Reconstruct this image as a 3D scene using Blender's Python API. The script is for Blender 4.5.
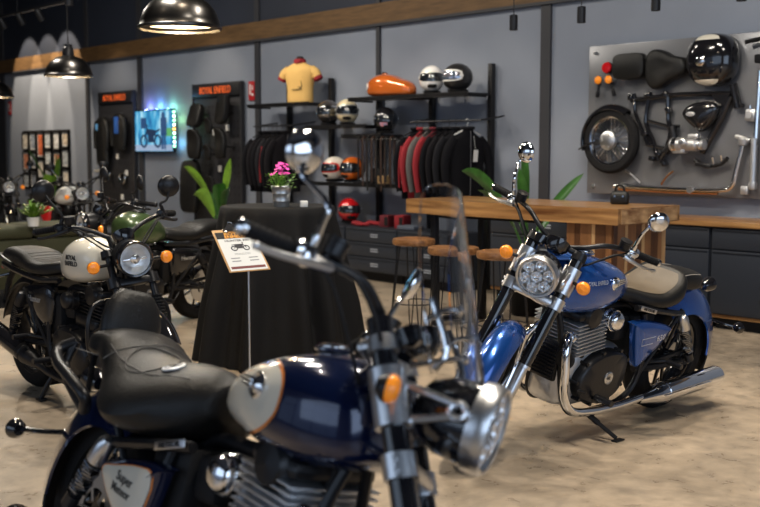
import bpy, bmesh, math, random
from mathutils import Vector as V, Matrix, noise
from mathutils.bvhtree import BVHTree
random.seed(7)
R = math.radians
PI = math.pi
for o in list(bpy.data.objects): bpy.data.objects.remove(o)
scene = bpy.context.scene
COL = scene.collection

# ---------------------------------------------------------------- camera
cd = bpy.data.cameras.new('camera'); cam = bpy.data.objects.new('camera', cd); COL.objects.link(cam)
cd.sensor_width = 36; cd.lens = 36*1056/760; cd.clip_start = .05; cd.clip_end = 200
cam.location = (0, 0, 1.45)
cam.rotation_euler = (R(90-5.57), 0, R(47.7))
cd.dof.use_dof = True; cd.dof.focus_distance = 5.2; cd.dof.aperture_fstop = 2.8
scene.camera = cam

# ---------------------------------------------------------------- exposure, world, large lights
scene.view_settings.view_transform = 'Standard'; scene.view_settings.look = 'None'
scene.view_settings.gamma = 1; scene.view_settings.use_curve_mapping = False
scene.view_settings.exposure = 0.62
w = bpy.data.worlds.new('world'); scene.world = w; w.use_nodes = True
w.node_tree.nodes['Background'].inputs[0].default_value = (.35, .45, .65, 1)
w.node_tree.nodes['Background'].inputs[1].default_value = .3

def area(name, loc, size, energy, color, target=None, sy=None):
    l = bpy.data.lights.new(name, 'AREA'); l.energy = energy; l.color = color
    l.shape = 'RECTANGLE'; l.size = size; l.size_y = sy or size
    o = bpy.data.objects.new(name, l); COL.objects.link(o); o.location = loc
    if target: o.rotation_euler = (V(target)-V(loc)).to_track_quat('-Z', 'Y').to_euler()
    return o
def spot(name, loc, target, energy, color, deg, blend=.5, size=.05):
    l = bpy.data.lights.new(name, 'SPOT'); l.energy = energy; l.color = color
    l.spot_size = R(deg); l.spot_blend = blend; l.shadow_soft_size = size
    o = bpy.data.objects.new(name, l); COL.objects.link(o); o.location = loc
    o.rotation_euler = (V(target)-V(loc)).to_track_quat('-Z', 'Y').to_euler()
    return o
WARM = (1, .83, .62); NEUT = (1, .92, .80); COOL = (.62, .78, 1)
# daylight from the glazed shop front behind and to the right of the camera
area('shopfront_daylight', (3.4, 1.2, 2.2), 7, 95, COOL, (-6, 3.5, .8), 3)
area('shopfront_daylight', (-4, -4.6, 2.6), 8, 50, COOL, (-7, 3, .4), 2.6)
# rows of linear ceiling lamps
for i, (x, y) in enumerate([(-1.5, 3.2), (-4, 5.2), (-6.5, 3.0), (-9.5, 5.4), (-13, 4.6)]):
    area('ceiling_lamp', (x, y, 4.9), 1.3, 80, NEUT, (x, y, 0), .3)

# ---------------------------------------------------------------- materials
MATS = {}
def mat(name, col, rough=.5, metal=0., coat=0., bump=0., bscale=40., var=0., vscale=6., trans=0., emit=None, es=0., alpha=1., spec=.5, col2=None, stretch=None, ior=1.45, sheen=0., aniso=0.):
    if name in MATS: return MATS[name]
    m = bpy.data.materials.new(name); m.use_nodes = True; nt = m.node_tree; b = nt.nodes['Principled BSDF']
    I = b.inputs
    I['Base Color'].default_value = (*col, 1); I['Roughness'].default_value = rough; I['Metallic'].default_value = metal
    I['Coat Weight'].default_value = coat; I['Coat Roughness'].default_value = .04; I['Specular IOR Level'].default_value = spec
    I['Transmission Weight'].default_value = trans; I['IOR'].default_value = ior; I['Alpha'].default_value = alpha
    I['Sheen Weight'].default_value = sheen
    if emit: I['Emission Color'].default_value = (*emit, 1); I['Emission Strength'].default_value = es
    tc = nt.nodes.new('ShaderNodeTexCoord'); src = tc.outputs['Object']
    if stretch:
        mp = nt.nodes.new('ShaderNodeMapping'); mp.inputs['Scale'].default_value = stretch
        nt.links.new(src, mp.inputs['Vector']); src = mp.outputs[0]
    if var or col2:
        n = nt.nodes.new('ShaderNodeTexNoise'); n.inputs['Scale'].default_value = vscale; n.inputs['Detail'].default_value = 6
        nt.links.new(src, n.inputs['Vector'])
        cr = nt.nodes.new('ShaderNodeValToRGB'); cr.color_ramp.elements[0].position = .32; cr.color_ramp.elements[1].position = .68
        c2 = col2 or tuple(min(1, c*(1+var)) for c in col); c1 = col if col2 else tuple(c*(1-var) for c in col)
        cr.color_ramp.elements[0].color = (*c1, 1); cr.color_ramp.elements[1].color = (*c2, 1)
        nt.links.new(n.outputs['Fac'], cr.inputs[0]); nt.links.new(cr.outputs[0], I['Base Color'])
    if bump:
        n = nt.nodes.new('ShaderNodeTexNoise'); n.inputs['Scale'].default_value = bscale; n.inputs['Detail'].default_value = 4
        nt.links.new(src, n.inputs['Vector'])
        bp = nt.nodes.new('ShaderNodeBump'); bp.inputs['Strength'].default_value = bump; bp.inputs['Distance'].default_value = .01
        nt.links.new(n.outputs['Fac'], bp.inputs['Height']); nt.links.new(bp.outputs[0], I['Normal'])
    MATS[name] = m
    return m
chrome = mat('chrome', (.82, .83, .85), .07, 1, bump=.02, bscale=8)
alu = mat('satin_aluminium', (.62, .63, .65), .32, 1, bump=.04, bscale=60)
castalu = mat('cast_aluminium', (.58, .59, .61), .40, .9, bump=.15, bscale=80)
blackgl = mat('gloss_black_paint', (.008, .008, .01), .12, 0, coat=.8, bump=.01, bscale=5)
blackst = mat('satin_black_metal', (.014, .014, .016), .34, .3, bump=.05, bscale=50)
blackmt = mat('matt_black', (.010, .010, .011), .6, spec=.3, bump=.1, bscale=60)
rubber = mat('tyre_rubber', (.008, .008, .009), .78, spec=.25, bump=.25, bscale=45)
leather = mat('black_vinyl', (.008, .0078, .0078), .43, spec=.4, bump=.22, bscale=150, var=.15, vscale=20)
leatherbr = mat('brown_vinyl', (.105, .08, .052), .5, bump=.22, bscale=150, var=.12, vscale=12)
amber = mat('amber_lens', (1, .30, .02), .12, 0, coat=.6, emit=(1, .28, .02), es=.10, bump=.6, bscale=70)
redlens = mat('red_lens', (.55, .01, .015), .12, 0, coat=.7, bump=.2, bscale=90)
glass = mat('clear_glass', (1, 1, 1), .0, trans=1, ior=1.25)
reflm = mat('lamp_reflector', (.93, .95, .97), .28, .75, bump=.5, bscale=30)
mirrorgl = mat('mirror_glass', (.85, .87, .9), .02, 1)
blue1 = mat('metallic_blue_paint', (.014, .085, .36), .22, .55, coat=1, bump=.0, var=.08, vscale=200)
navy = mat('deep_navy_paint', (.003, .009, .045), .16, .35, coat=1, var=.1, vscale=150)
cream = mat('cream_paint', (.72, .68, .58), .2, 0, coat=.8, var=.03, vscale=3)
white = mat('white_paint', (.78, .78, .76), .25, 0, coat=.6)
orangep = mat('orange_stripe', (.75, .22, .03), .3, 0, coat=.6)
green1 = mat('green_paint', (.06, .10, .035), .3, .2, coat=.8, var=.08, vscale=80)
redp = mat('red_paint', (.5, .015, .015), .22, 0, coat=.9)
darkread = mat('dark_lettering', (.02, .02, .022), .4)
silverread = mat('silver_lettering', (.7, .72, .75), .3, .6)

# ---------------------------------------------------------------- mesh helpers
def cat(pts, n=6, closed=False):
    P = [V(p) for p in pts]; out = []
    k = len(P)
    rng = range(k if closed else k-1)
    for i in rng:
        p0 = P[(i-1) % k] if closed or i > 0 else P[0]*2-P[1]
        p1 = P[i]; p2 = P[(i+1) % k]
        p3 = P[(i+2) % k] if closed or i+2 < k else P[-1]*2-P[-2]
        for j in range(n):
            t = j/n
            out.append(.5*((2*p1)+(-p0+p2)*t+(2*p0-5*p1+4*p2-p3)*t*t+(-p0+3*p1-3*p2+p3)*t**3))
    if not closed: out.append(P[-1].copy())
    return out
def catv(rows, n=4):   # catmull rows of plain number tuples
    out = []
    k = len(rows)
    for i in range(k-1):
        r0 = rows[i-1] if i > 0 else rows[0]; r1 = rows[i]; r2 = rows[i+1]; r3 = rows[i+2] if i+2 < k else rows[-1]
        for j in range(n):
            t = j/n
            out.append([.5*((2*b)+(-a+c)*t+(2*a-5*b+4*c-d)*t*t+(-a+3*b-3*c+d)*t**3) for a, b, c, d in zip(r0, r1, r2, r3)])
    out.append(list(rows[-1]))
    return out
_BX = {}
class MB:
    def __init__(s, xf=None): s.v = []; s.f = []; s.xf = xf
    def add(s, vs, fs):
        o = len(s.v)
        s.v += [(s.xf(V(v)) if s.xf else V(v)) for v in vs]
        s.f += [[i+o for i in f] for f in fs]
        return s
    def box(s, c, size, rot=None, b=0, seg=2):
        key = (tuple(round(q, 4) for q in size), round(b, 4), seg)
        if key not in _BX:
            bm = bmesh.new(); bmesh.ops.create_cube(bm, size=1)
            for v in bm.verts: v.co = V((v.co.x*size[0], v.co.y*size[1], v.co.z*size[2]))
            if b: bmesh.ops.bevel(bm, geom=bm.edges[:], offset=min(b, min(size)*.49), segments=seg, profile=.5, affect='EDGES')
            bm.verts.index_update()
            _BX[key] = ([v.co.copy() for v in bm.verts], [[v.index for v in f.verts] for f in bm.faces]); bm.free()
        vs, fs = _BX[key]
        M = Matrix.Identity(3)
        if rot is not None:
            from mathutils import Euler
            M = rot if isinstance(rot, Matrix) else Euler(rot).to_matrix()
        c = V(c)
        return s.add([M @ v + c for v in vs], fs)
    def loft(s, rings, cap=True, closed=False):
        n = len(rings[0]); vs = [p for r in rings for p in r]; fs = []
        k = len(rings)
        for i in range(k if closed else k-1):
            a = i*n; b = ((i+1) % k)*n
            for j in range(n):
                j2 = (j+1) % n; fs.append([a+j, a+j2, b+j2, b+j])
        if cap and not closed: fs.append(list(range(n))[::-1]); fs.append([(k-1)*n+j for j in range(n)])
        return s.add(vs, fs)
    def tube(s, pts, r, n=8, smooth=4, cap=True, closed=False, flat=None):
        P = cat(pts, smooth, closed) if smooth > 1 and len(pts) > 2 or closed and smooth > 1 else [V(p) for p in pts]
        k = len(P); rr = r if isinstance(r, (list, tuple)) else None
        t = None; rings = []
        for i, p in enumerate(P):
            if closed: d = P[(i+1) % k]-P[i-1]
            else: d = P[min(i+1, k-1)]-P[max(i-1, 0)]
            if d.length < 1e-9: d = V((0, 0, 1))
            d.normalize()
            if t is None:
                t = d.orthogonal().normalized() if flat is None else (V(flat)-d*V(flat).dot(d)).normalized()
            else:
                t = t-d*t.dot(d); t.normalize()
            b = d.cross(t)
            if rr:
                f = i/(k-1)*(len(rr)-1); a = min(int(f), len(rr)-2); q = rr[a]+(rr[a+1]-rr[a])*(f-a)
            else: q = r
            q2 = q
            if isinstance(q, V): q2 = q[1]; q = q[0]
            rings.append([p+t*math.cos(2*PI*j/n)*q+b*math.sin(2*PI*j/n)*q2 for j in range(n)])
        return s.loft(rings, cap, closed)
    def lathe(s, prof, o=(0, 0, 0), ax=(0, 0, 1), n=28, cap=False):
        ax = V(ax).normalized(); t = ax.orthogonal().normalized(); b = ax.cross(t); o = V(o)
        rings = [[o+ax*h+(t*math.cos(2*PI*j/n)+b*math.sin(2*PI*j/n))*max(r, 1e-5) for j in range(n)] for r, h in prof]
        return s.loft(rings, cap)
    def cyl(s, p0, p1, r0, r1=None, n=16):
        p0 = V(p0); p1 = V(p1); L = (p1-p0).length
        r1 = r0 if r1 is None else r1
        return s.lathe([(r0, 0), (r1, L)], p0, p1-p0, n, True)
    def ball(s, c, r, n=16, m=10):
        r = (r, r, r) if not hasattr(r, '__len__') else r
        c = V(c); vs = [c+V((0, 0, r[2]))]; fs = []
        for i in range(1, m):
            a = PI*i/m
            for j in range(n):
                q = 2*PI*j/n; vs.append(c+V((r[0]*math.sin(a)*math.cos(q), r[1]*math.sin(a)*math.sin(q), r[2]*math.cos(a))))
        vs.append(c-V((0, 0, r[2]))); L = len(vs)-1
        for j in range(n):
            fs.append([0, 1+j, 1+(j+1) % n]); fs.append([L, L-n+(j+1) % n, L-n+j])
            for i in range(m-2):
                a = 1+i*n; fs.append([a+j, a+n+j, a+n+(j+1) % n, a+(j+1) % n])
        return s.add(vs, fs)
    def torus(s, c, ax, Rr, r, n=32, m=8):
        ax = V(ax).normalized(); t = ax.orthogonal().normalized(); b = ax.cross(t); c = V(c); rings = []
        for i in range(n):
            a = 2*PI*i/n; d = t*math.cos(a)+b*math.sin(a)
            rings.append([c+d*(Rr+r*math.cos(2*PI*j/m))+ax*r*math.sin(2*PI*j/m) for j in range(m)])
        return s.loft(rings, closed=True)
    def prism(s, pts, vec):
        vec = V(vec); P = [V(p) for p in pts]
        return s.loft([P, [p+vec for p in P]])
    def text(s, txt, size, M, ext=.001, align='CENTER', sx=1., bold=0.):
        cu = bpy.data.curves.new('t', 'FONT'); cu.body = txt; cu.size = size; cu.extrude = ext; cu.align_x = align; cu.align_y = 'CENTER'
        cu.resolution_u = 3; cu.offset = bold
        ob = bpy.data.objects.new('t', cu); COL.objects.link(ob)
        dg = bpy.context.evaluated_depsgraph_get(); me = bpy.data.meshes.new_from_object(ob.evaluated_get(dg))
        s.add([M @ V((v.co.x*sx, v.co.y, v.co.z)) for v in me.vertices], [list(p.vertices) for p in me.polygons])
        bpy.data.objects.remove(ob); bpy.data.curves.remove(cu); bpy.data.meshes.remove(me)
        return s
    def build(s, name, m, parent=None, ang=38, loc=None, recalc=True):
        me = bpy.data.meshes.new(name); o = V(loc) if loc is not None else V((0, 0, 0))
        me.from_pydata([tuple(v-o) for v in s.v], [], s.f)
        if recalc:
            bm = bmesh.new(); bm.from_mesh(me); bmesh.ops.recalc_face_normals(bm, faces=bm.faces[:]); bm.to_mesh(me); bm.free()
        me.polygons.foreach_set('use_smooth', [True]*len(me.polygons)); me.set_sharp_from_angle(angle=R(ang)); me.update()
        me.materials.append(m)
        ob = bpy.data.objects.new(name, me); COL.objects.link(ob)
        if loc is not None: ob.location = o
        if parent: ob.parent = parent
        return ob
def frame(o, x, z):   # 4x4 from origin, x dir, z dir (text plane normal)
    x = V(x).normalized(); z = V(z).normalized(); y = z.cross(x)
    return Matrix(((x.x, y.x, z.x, o[0]), (x.y, y.y, z.y, o[1]), (x.z, y.z, z.z, o[2]), (0, 0, 0, 1)))
def empty(name, loc=(0, 0, 0), rz=0, rx=0):
    o = bpy.data.objects.new(name, None); COL.objects.link(o); o.empty_display_size = .2
    o.location = loc; o.rotation_euler = (rx, 0, rz); return o
def tag(o, label=None, cat_=None, group=None, kind=None):
    if label: o['label'] = label
    if cat_: o['category'] = cat_
    if group: o['group'] = group
    if kind: o['kind'] = kind
    return o
def struct(o): o['kind'] = 'structure'; return o
def kids(o): return [c for c in bpy.data.objects if c.parent == o]
def copy_tree(o, parent=None):
    c = o.copy(); COL.objects.link(c)
    if parent: c.parent = parent
    for ch in kids(o):
        if ch is not c: copy_tree(ch, c)
    return c
def ovl(x, w, zb, zt, p=.8, n=24, yc=0, pb=None):   # closed cross-section ring in the plane x
    out = []; zc = (zb+zt)/2; h = (zt-zb)/2
    for j in range(n):
        a = 2*PI*j/n; c = math.cos(a); sn = math.sin(a); q = p if sn >= 0 or pb is None else pb
        out.append(V((x, yc+w*math.copysign(abs(c)**q, c), zc+h*math.copysign(abs(sn)**q, sn))))
    return out
def arc_fender(mb, cx, cz, Rr, a0, a1, hw, drop, th=.006, n=28, taper=.0):
    m = 10; rings = []
    for i in range(n+1):
        f = i/n; a = R(a0+(a1-a0)*f); e = 1-taper*(2*abs(f-.5))**3
        d = V((math.cos(a), 0, math.sin(a))); ring = []
        prof = []
        for j in range(m+1):
            q = -1+2*j/m; prof.append((q*hw*e, -drop*abs(q)**2.6))
        outer = [V((cx, y, cz))+d*(Rr+z) for y, z in prof]
        inner = [V((cx, y*.94, cz))+d*(Rr+z-th) for y, z in prof][::-1]
        rings.append(outer+inner)
    mb.loft(rings); return mb
def decal_on(target, pts2d, side, eps, name, m, parent, plane='xz', rings=5):
    """thin skin of the outline pts2d laid on the side of a part"""
    me = target.data; bvh = BVHTree.FromPolygons([v.co.copy() for v in me.vertices], [tuple(p.vertices) for p in me.polygons])
    n = len(pts2d); cx = sum(p[0] for p in pts2d)/n; cz = sum(p[1] for p in pts2d)/n
    def hit(x, z):
        h = bvh.ray_cast(V((x, side*1., z)), V((0, -side, 0)))
        return (h[0]+V((0, side*eps, 0))) if h[0] else None
    mb = MB(); vs = []; base = hit(cx, cz) or V((cx, side*.1, cz)); vs.append(base); last = [base]*n
    fs = []
    for k in range(1, rings+1):
        f = k/rings
        for j, (x, z) in enumerate(pts2d):
            h = hit(cx+(x-cx)*f, cz+(z-cz)*f) or last[j]
            last[j] = h; vs.append(h)
    for j in range(n):
        fs.append([0, 1+j, 1+(j+1) % n])
        for k in range(rings-1):
            a = 1+k*n; fs.append([a+j, a+n+j, a+n+(j+1) % n, a+(j+1) % n])
    mb.add(vs, fs); return mb.build(name, m, parent)
def text_on(target, txt, size, x, z, side, m, parent, name='lettering', ang=0., eps=.002, sx=1., bold=0., flip=None):
    me = target.data; bvh = BVHTree.FromPolygons([v.co.copy() for v in me.vertices], [tuple(p.vertices) for p in me.polygons])
    dx = V((-side*math.cos(ang), 0, math.sin(ang)))
    mb = MB(); mb.text(txt, size, frame((x, side*.5, z), dx, (0, side, 0)), .0006, sx=sx, bold=bold)
    out = []
    for v in mb.v:
        h = bvh.ray_cast(V((v.x, side*1., v.z)), V((0, -side, 0)))
        off = abs(v.y)-.5
        out.append(h[0]+V((0, side*(eps+off), 0)) if h[0] else V((v.x, side*.14, v.z)))
    mb.v = out
    return mb.build(name, m, parent, ang=60)
# ================================================================ motorcycles
def rot_about(p, o, d, a):
    return o+Matrix.Rotation(a, 3, d) @ (p-o)
def wheel(parent, cx, Rt, tw, rim_r, m_rim, spokes=10, xf=None, wire=False, disc=True, side=1):
    m = MB(xf); hr = rim_r
    m.lathe([(hr-.022, -tw*.30), (hr-.004, -tw*.36), (hr+.006, -tw*.36), (hr-.008, -tw*.26), (hr-.022, 0), (hr-.008, tw*.26), (hr+.006, tw*.36), (hr-.004, tw*.36), (hr-.022, tw*.30), (hr-.034, 0), (hr-.022, -tw*.30)], (cx[0], 0, cx[1]), (0, 1, 0), 40)
    c = V((cx[0], 0, cx[1]))
    m.lathe([(.0, -.07), (.034, -.07), (.034, -.04), (.026, -.02), (.026, .02), (.034, .04), (.034, .07), (0, .07)], c, (0, 1, 0), 20)
    if wire:
        for k in range(36):
            a = 2*PI*k/36; a2 = a+(.55 if k % 2 else -.55); sy = .035 if k % 4 < 2 else -.035
            m.tube([c+V((math.cos(a2)*.034, sy, math.sin(a2)*.034)), c+V((math.cos(a)*(hr-.03), 0, math.sin(a)*(hr-.03)))], .0022, 4, 1)
    else:
        for k in range(spokes):
            a = 2*PI*k/spokes+(.12 if k % 2 else -.12); a1 = 2*PI*k/spokes
            m.tube([c+V((math.cos(a1)*.03, 0, math.sin(a1)*.03)), c+V((math.cos(a)*(hr-.02), 0, math.sin(a)*(hr-.02)))], [.013, .009], 6, 1)
    rim = m.build('wheel', m_rim, parent)
    t = MB(xf); hw = tw/2; pr = []
    for j in range(15):
        a = -PI/2+PI*j/14; rr = hr-.004+(Rt-hr+.004)*max(0, math.cos(a))**.55
        g = .0045 if j in (4, 7, 10) else 0
        pr.append((rr-g, hw*math.sin(a)*(1 if abs(a) < 1.3 else .86)))
    pr = [(hr-.01, -hw*.6)]+pr+[(hr-.01, hw*.6)]
    t.lathe(pr, c, (0, 1, 0), 48)
    tm = t.build('tyre', rubber, rim, ang=50)
    if disc:
        for sd in (side,):
            d = MB(xf); y = sd*.075
            d.lathe([(.075, y-.003), (.148, y-.003), (.148, y+.003), (.075, y+.003), (.075, y-.003)], c, (0, 1, 0), 36)
            for k in range(6):
                a = k*PI/3; d.box(c+V((math.cos(a)*.06, y, math.sin(a)*.06)), (.05, .004, .014), (0, -a, 0))
            d.build('brake_disc', alu, rim)
    return rim

def motorcycle(S):
    root = empty('motorcycle', (S['pos'][0], S['pos'][1], S.get('lift', 0)), R(S['head']), -R(S['lean']))
    tag(root, S['label'], 'motorcycle', S.get('group'))
    cru = S['style'] == 'cruiser'; dz = S.get('dz', 0)
    wb = 1.5+S.get('dwb', 0) if cru else 1.37
    paint = S['paint']; trim = chrome if S.get('chrome', cru) else blackst
    yoke = alu if cru else blackst
    st = R(S['steer'])
    ud = V((-.463, 0, .886)).normalized() if cru else V((-.42, 0, .907)).normalized()
    SO = V((1.155, 0, .93)) if cru else V((1.04, 0, .90))
    T = lambda p: rot_about(p, SO, ud, st)
    rf = .331 if cru else .305; rr_ = .323 if cru else .305
    lo = S.get('detail', 1)
    # wheels
    wheel(root, (0, rr_), rr_, .15 if cru else .13, .225 if cru else .218, blackst if not cru else blackgl, 10, None, side=1 if not cru else -1)
    fwh = wheel(root, (wb, rf), rf, .10 if cru else .11, .255 if cru else .22, blackgl if cru else blackst, 10, T, side=1 if cru else -1)
    # ---- fork
    ax = V((wb, 0, rf)); fo = S.get('fo', 0)
    fy = .115 if cru else .10
    for s in (-1, 1):
        b = V((wb, s*fy, rf))
        m = MB(T)
        m.cyl(b+ud*.19, b+ud*.80 if cru else b+ud*.66, .031 if cru else .019)
        leg = m.build('fork_leg', blackgl if cru else (blackst), root)
        m = MB(T)
        m.cyl(b+ud*-.03, b+ud*.19, .024 if cru else .030)
        m.cyl(b+ud*.19, b+ud*.205, .034); m.box(b+ud*-.005+V((.0, 0, 0)), (.075, .034, .07), (0, .48, 0), .012)
        m.build('fork_slider', alu if cru else blackst, leg)
        if cru:
            sl0 = S.get('sl', 0); m = MB(T); m.cyl(b+ud*(.580+sl0+fo), b+ud*(.715+fo), .044, .044, 20); m.cyl(b+ud*(.585+sl0+fo), b+ud*(.60+sl0+fo), .042, .042, 20); m.cyl(b+ud*(.69+fo), b+ud*(.702+fo), .042, .042, 20)
            # triangular headlight bracket with an eye
            q = b+ud*(.645+fo); e = V((1.34, s*.118, S.get('hz', .90)))
            m.tube([q+V((.02, 0, .045)), e+V((0, 0, .012))], .0095, 8, 1); m.tube([q+V((.02, 0, -.045)), e+V((0, 0, -.012))], .0095, 8, 1)
            m.torus(e, (0, 1, 0), .018, .009, 16, 8)
            m.box(q+V((.035, 0, 0)), (.02, .016, .10), (0, -.48, 0), .004)
            m.build('fork_sleeve', alu, leg)
        else:
            m = MB(T)
            for k in range(8): m.torus(b+ud*(.27+k*.018), ud, .027, .007, 16, 6)
            m.build('fork_gaiter', rubber, leg)
    m = MB(T); lz = S.get('yoke', .495) if cru else .50; c0 = ax+ud*lz
    for s in (-1, 1): m.cyl(c0+V((0, s*fy, 0))-ud*.028, c0+V((0, s*fy, 0))+ud*.028, .040, .040, 20)
    m.box(c0+V((.012, 0, 0)), (.050, fy*2, .042), (0, -.48, 0), .012)
    if cru:
        for s in (-1, 1):
            for k in (-.012, .012): m.cyl(c0+V((.0, s*(fy+.02), 0))+ud*k, c0+V((.0, s*(fy+.046), 0))+ud*k, .006, None, 8)
    m.build('lower_yoke', yoke, root)
    m = MB(T); c1 = ax+ud*(.775+fo if cru else .665)
    for s in (-1, 1): m.cyl(c1+V((0, s*fy, 0))-ud*.018, c1+V((0, s*fy, 0))+ud*.020, .038, .034, 20)
    m.box(c1+V((-.03, 0, 0)), (.075, fy*1.9, .026), (0, -.48, 0), .010)
    m.cyl(c1+V((-.045, 0, 0)), c1+V((-.045, 0, 0))+ud*.035, .022)
    for s in (-1, 1): m.tube([c1+V((-.04, s*.05, .0)), V((1.10, s*.05, 1.03)) if cru else V((.99, s*.05, .985))], .018, 10, 1)
    m.build('upper_yoke', yoke if S.get('screen') else blackst, root)
    # ---- headlight
    lampm = mat('lamp_facets', (.9, .92, .95), .2, .9, bump=.25, bscale=60)
    hc = V((1.40, 0, S.get('hz', .90))) if cru else V((1.235, 0, .885))
    hr = S.get('hr', .108) if cru else .098
    hax = V((1, 0, -.06)).normalized()
    m = MB(T); m.lathe([(0, -.19), (.035, -.185), (.07, -.16), (.092, -.11), (hr-.008, -.05), (hr-.006, -.03), (hr-.03, -.03)], hc, hax, 32)
    shell = m.build('headlight', blackst if not cru else blackgl, root)
    m = MB(T); m.lathe([(hr-.018, -.040), (hr-.002, -.036), (hr, -.015), (hr-.001, .006), (hr-.006, .014), (hr-.014, .012), (hr-.016, -.01), (hr-.018, -.040)], hc, hax, 40)
    m.build('bezel', alu if cru else blackgl, shell)
    m = MB(T); m.lathe([(.0, -.035), (.03, -.033), (.06, -.028), (hr-.020, -.010), (hr-.016, .0)], hc, hax, 32)
    refl = m.build('reflector', reflm, shell)
    m = MB(T); fr = frame(hc+hax*-.004, (0, 1, 0), hax)
    def P3(a, b_, c_): return fr @ V((a, b_, c_))
    if cru:
        cells = [(0, 0)]+[(.056*math.cos(R(30+60*k_)), .056*math.sin(R(30+60*k_))) for k_ in range(6)]
        for (a, b_) in cells:
            m.lathe([(.0295, .001), (.0285, -.004), (.022, -.013), (.012, -.020), (.006, -.022), (.006, -.014), (0, -.012)], P3(a, b_, 0), hax, 6)
        m.torus(P3(0, 0, -.001), hax, hr-.022, .0025, 36, 6)
    else:
        m.lathe([(.024, -.005), (.026, .002), (.022, .006), (0, .010)], P3(0, 0, 0), hax, 18); m.box(P3(0, 0, -.006), (.006, .13, .010), (0, 0, 0), .002)
    m.build('lamp_cluster', lampm, shell)
    m = MB(T); m.lathe([(hr-.015, .002), (.06, .012), (.03, .017), (0, .019)], hc, hax, 32)
    m.build('lens', glass, shell)
    # ---- front fender
    m = MB(T)
    if cru: arc_fender(m, wb, rf, .372, 12, 158, .072, .055, n=30)
    else: arc_fender(m, wb, rf, .335, 35, 160, .065, .035, n=26)
    ff = m.build('front_fender', paint if cru else blackgl, root)
    m = MB(T)
    for s in (-1, 1):
        m.tube([(wb+.02, s*.09, rf+.06), (wb-.05, s*.082, rf+.20), (wb-.06, s*.07, rf+.34)], .007, 6, 3)
        m.tube([(wb-.02, s*.09, rf+.04), (wb-.19, s*.082, rf+.12), (wb-.27, s*.066, rf+.22)], .006, 6, 3)
    m.build('fender_stay', trim, ff)
    # brake caliper
    m = MB(T); sd = 1 if cru else -1
    m.box((wb-.10, sd*.085, rf+.11), (.06, .045, .11), (0, -.6, 0), .014); m.build('brake_caliper', blackst, root)
    # ---- handlebar
    if cru: hb = [(1.10, .0, 1.03), (1.10, .05, 1.03), (1.09, .12, 1.06), (1.055, .19, 1.095), (1.0, .25, 1.10), (.955, .30, 1.095), (.85, .44, 1.072)]
    else: hb = [(.99, .0, .985), (.99, .05, .985), (.975, .13, 1.03), (.95, .22, 1.06), (.90, .29, 1.065), (.86, .33, 1.06), (.80, .385, 1.05)]
    full = [V((p[0], -p[1], p[2])) for p in hb[::-1]]+[V(p) for p in hb[1:]]
    m = MB(T); m.tube(full, .0125, 10, 4)
    bar = m.build('handlebar', blackst, root)
    for s in (-1, 1):
        g0 = V((hb[-1][0], s*hb[-1][1], hb[-1][2])); g1 = V((hb[-2][0], s*hb[-2][1], hb[-2][2])); gd = (g0-g1).normalized(); L = .125
        gi = g0-gd*L
        m = MB(T); m.cyl(gi, g0, .017, .018, 14)
        for k in range(7): m.torus(gi+gd*(.012+k*.017), gd, .0175, .0022, 14, 5)
        m.cyl(gi-gd*.004, gi+gd*.004, .022); grip = m.build('grip', rubber, bar)
        m = MB(T); m.lathe([(0, .022), (.012, .02), (.0195, .012), (.0195, .0), (.0, -.002)], g0, gd, 16); m.build('bar_end_weight', trim if cru else blackst, grip)
        # switch housing and lever
        m = MB(T); q = gi-gd*.028
        m.lathe([(0, -.032), (.02, -.03), (.025, -.02), (.026, .018), (.02, .028), (0, .03)], q, gd, 16)
        m.box(q+V((.012, 0, -.012)), (.045, .04, .04), (0, 0, s*.5), .010)
        hs = m.build('switch_housing', trim if cru else blackst, bar)
        m = MB(T); m.box(q+V((-.022, 0, .002)), (.008, .022, .02), None, .002); m.box(q+V((-.02, 0, -.018)), (.008, .012, .01), None, .002); m.build('switch', redp if s < 0 else blackmt, hs)
        m = MB(T); pv = q+V((.05, 0, -.018))-gd*.02
        m.tube([q+V((.01, 0, 0)), pv], .011, 8, 1); m.tube([pv-gd*.01, pv+gd*.03+V((.012, 0, -.004)), pv+gd*.09+V((.016, 0, -.012)), pv+gd*.15+V((.006, 0, -.016)), pv+gd*.175+V((-.002, 0, -.014))], [.012, .011, .009, .008, .009], 8, 4, flat=(0, 0, 1))
        m.ball(pv+gd*.178+V((-.003, 0, -.014)), .0095, 10, 8)
        m.build('lever', alu if cru else blackst, bar)
        if s < 0 or cru:
            m = MB(T); rq = q-gd*.055+V((.02, 0, .03))
            m.lathe([(0, -.02), (.026, -.02), (.028, -.015), (.028, .012), (.030, .014), (.030, .022), (0, .024)], rq, (.1, 0, 1), 20)
            m.cyl(rq, rq+V((-.02, 0, -.03)), .012); m.build('fluid_reservoir' if s < 0 else 'clutch_clamp', blackst, bar)
        # cables
        m = MB(T); m.tube([pv, pv+V((.06, -s*.05, .0)), pv+V((.12, -s*.14, -.08)), V((1.13, s*.07, .92)), V((1.10, s*.06, .80))], .0055, 6, 5)
        m.tube([q, q+V((.06, -s*.06, -.03)), q+V((.10, -s*.14, -.10)), V((1.09, s*.05, .88))], .0045, 6, 5)
        m.build('cable', blackmt, bar)
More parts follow.
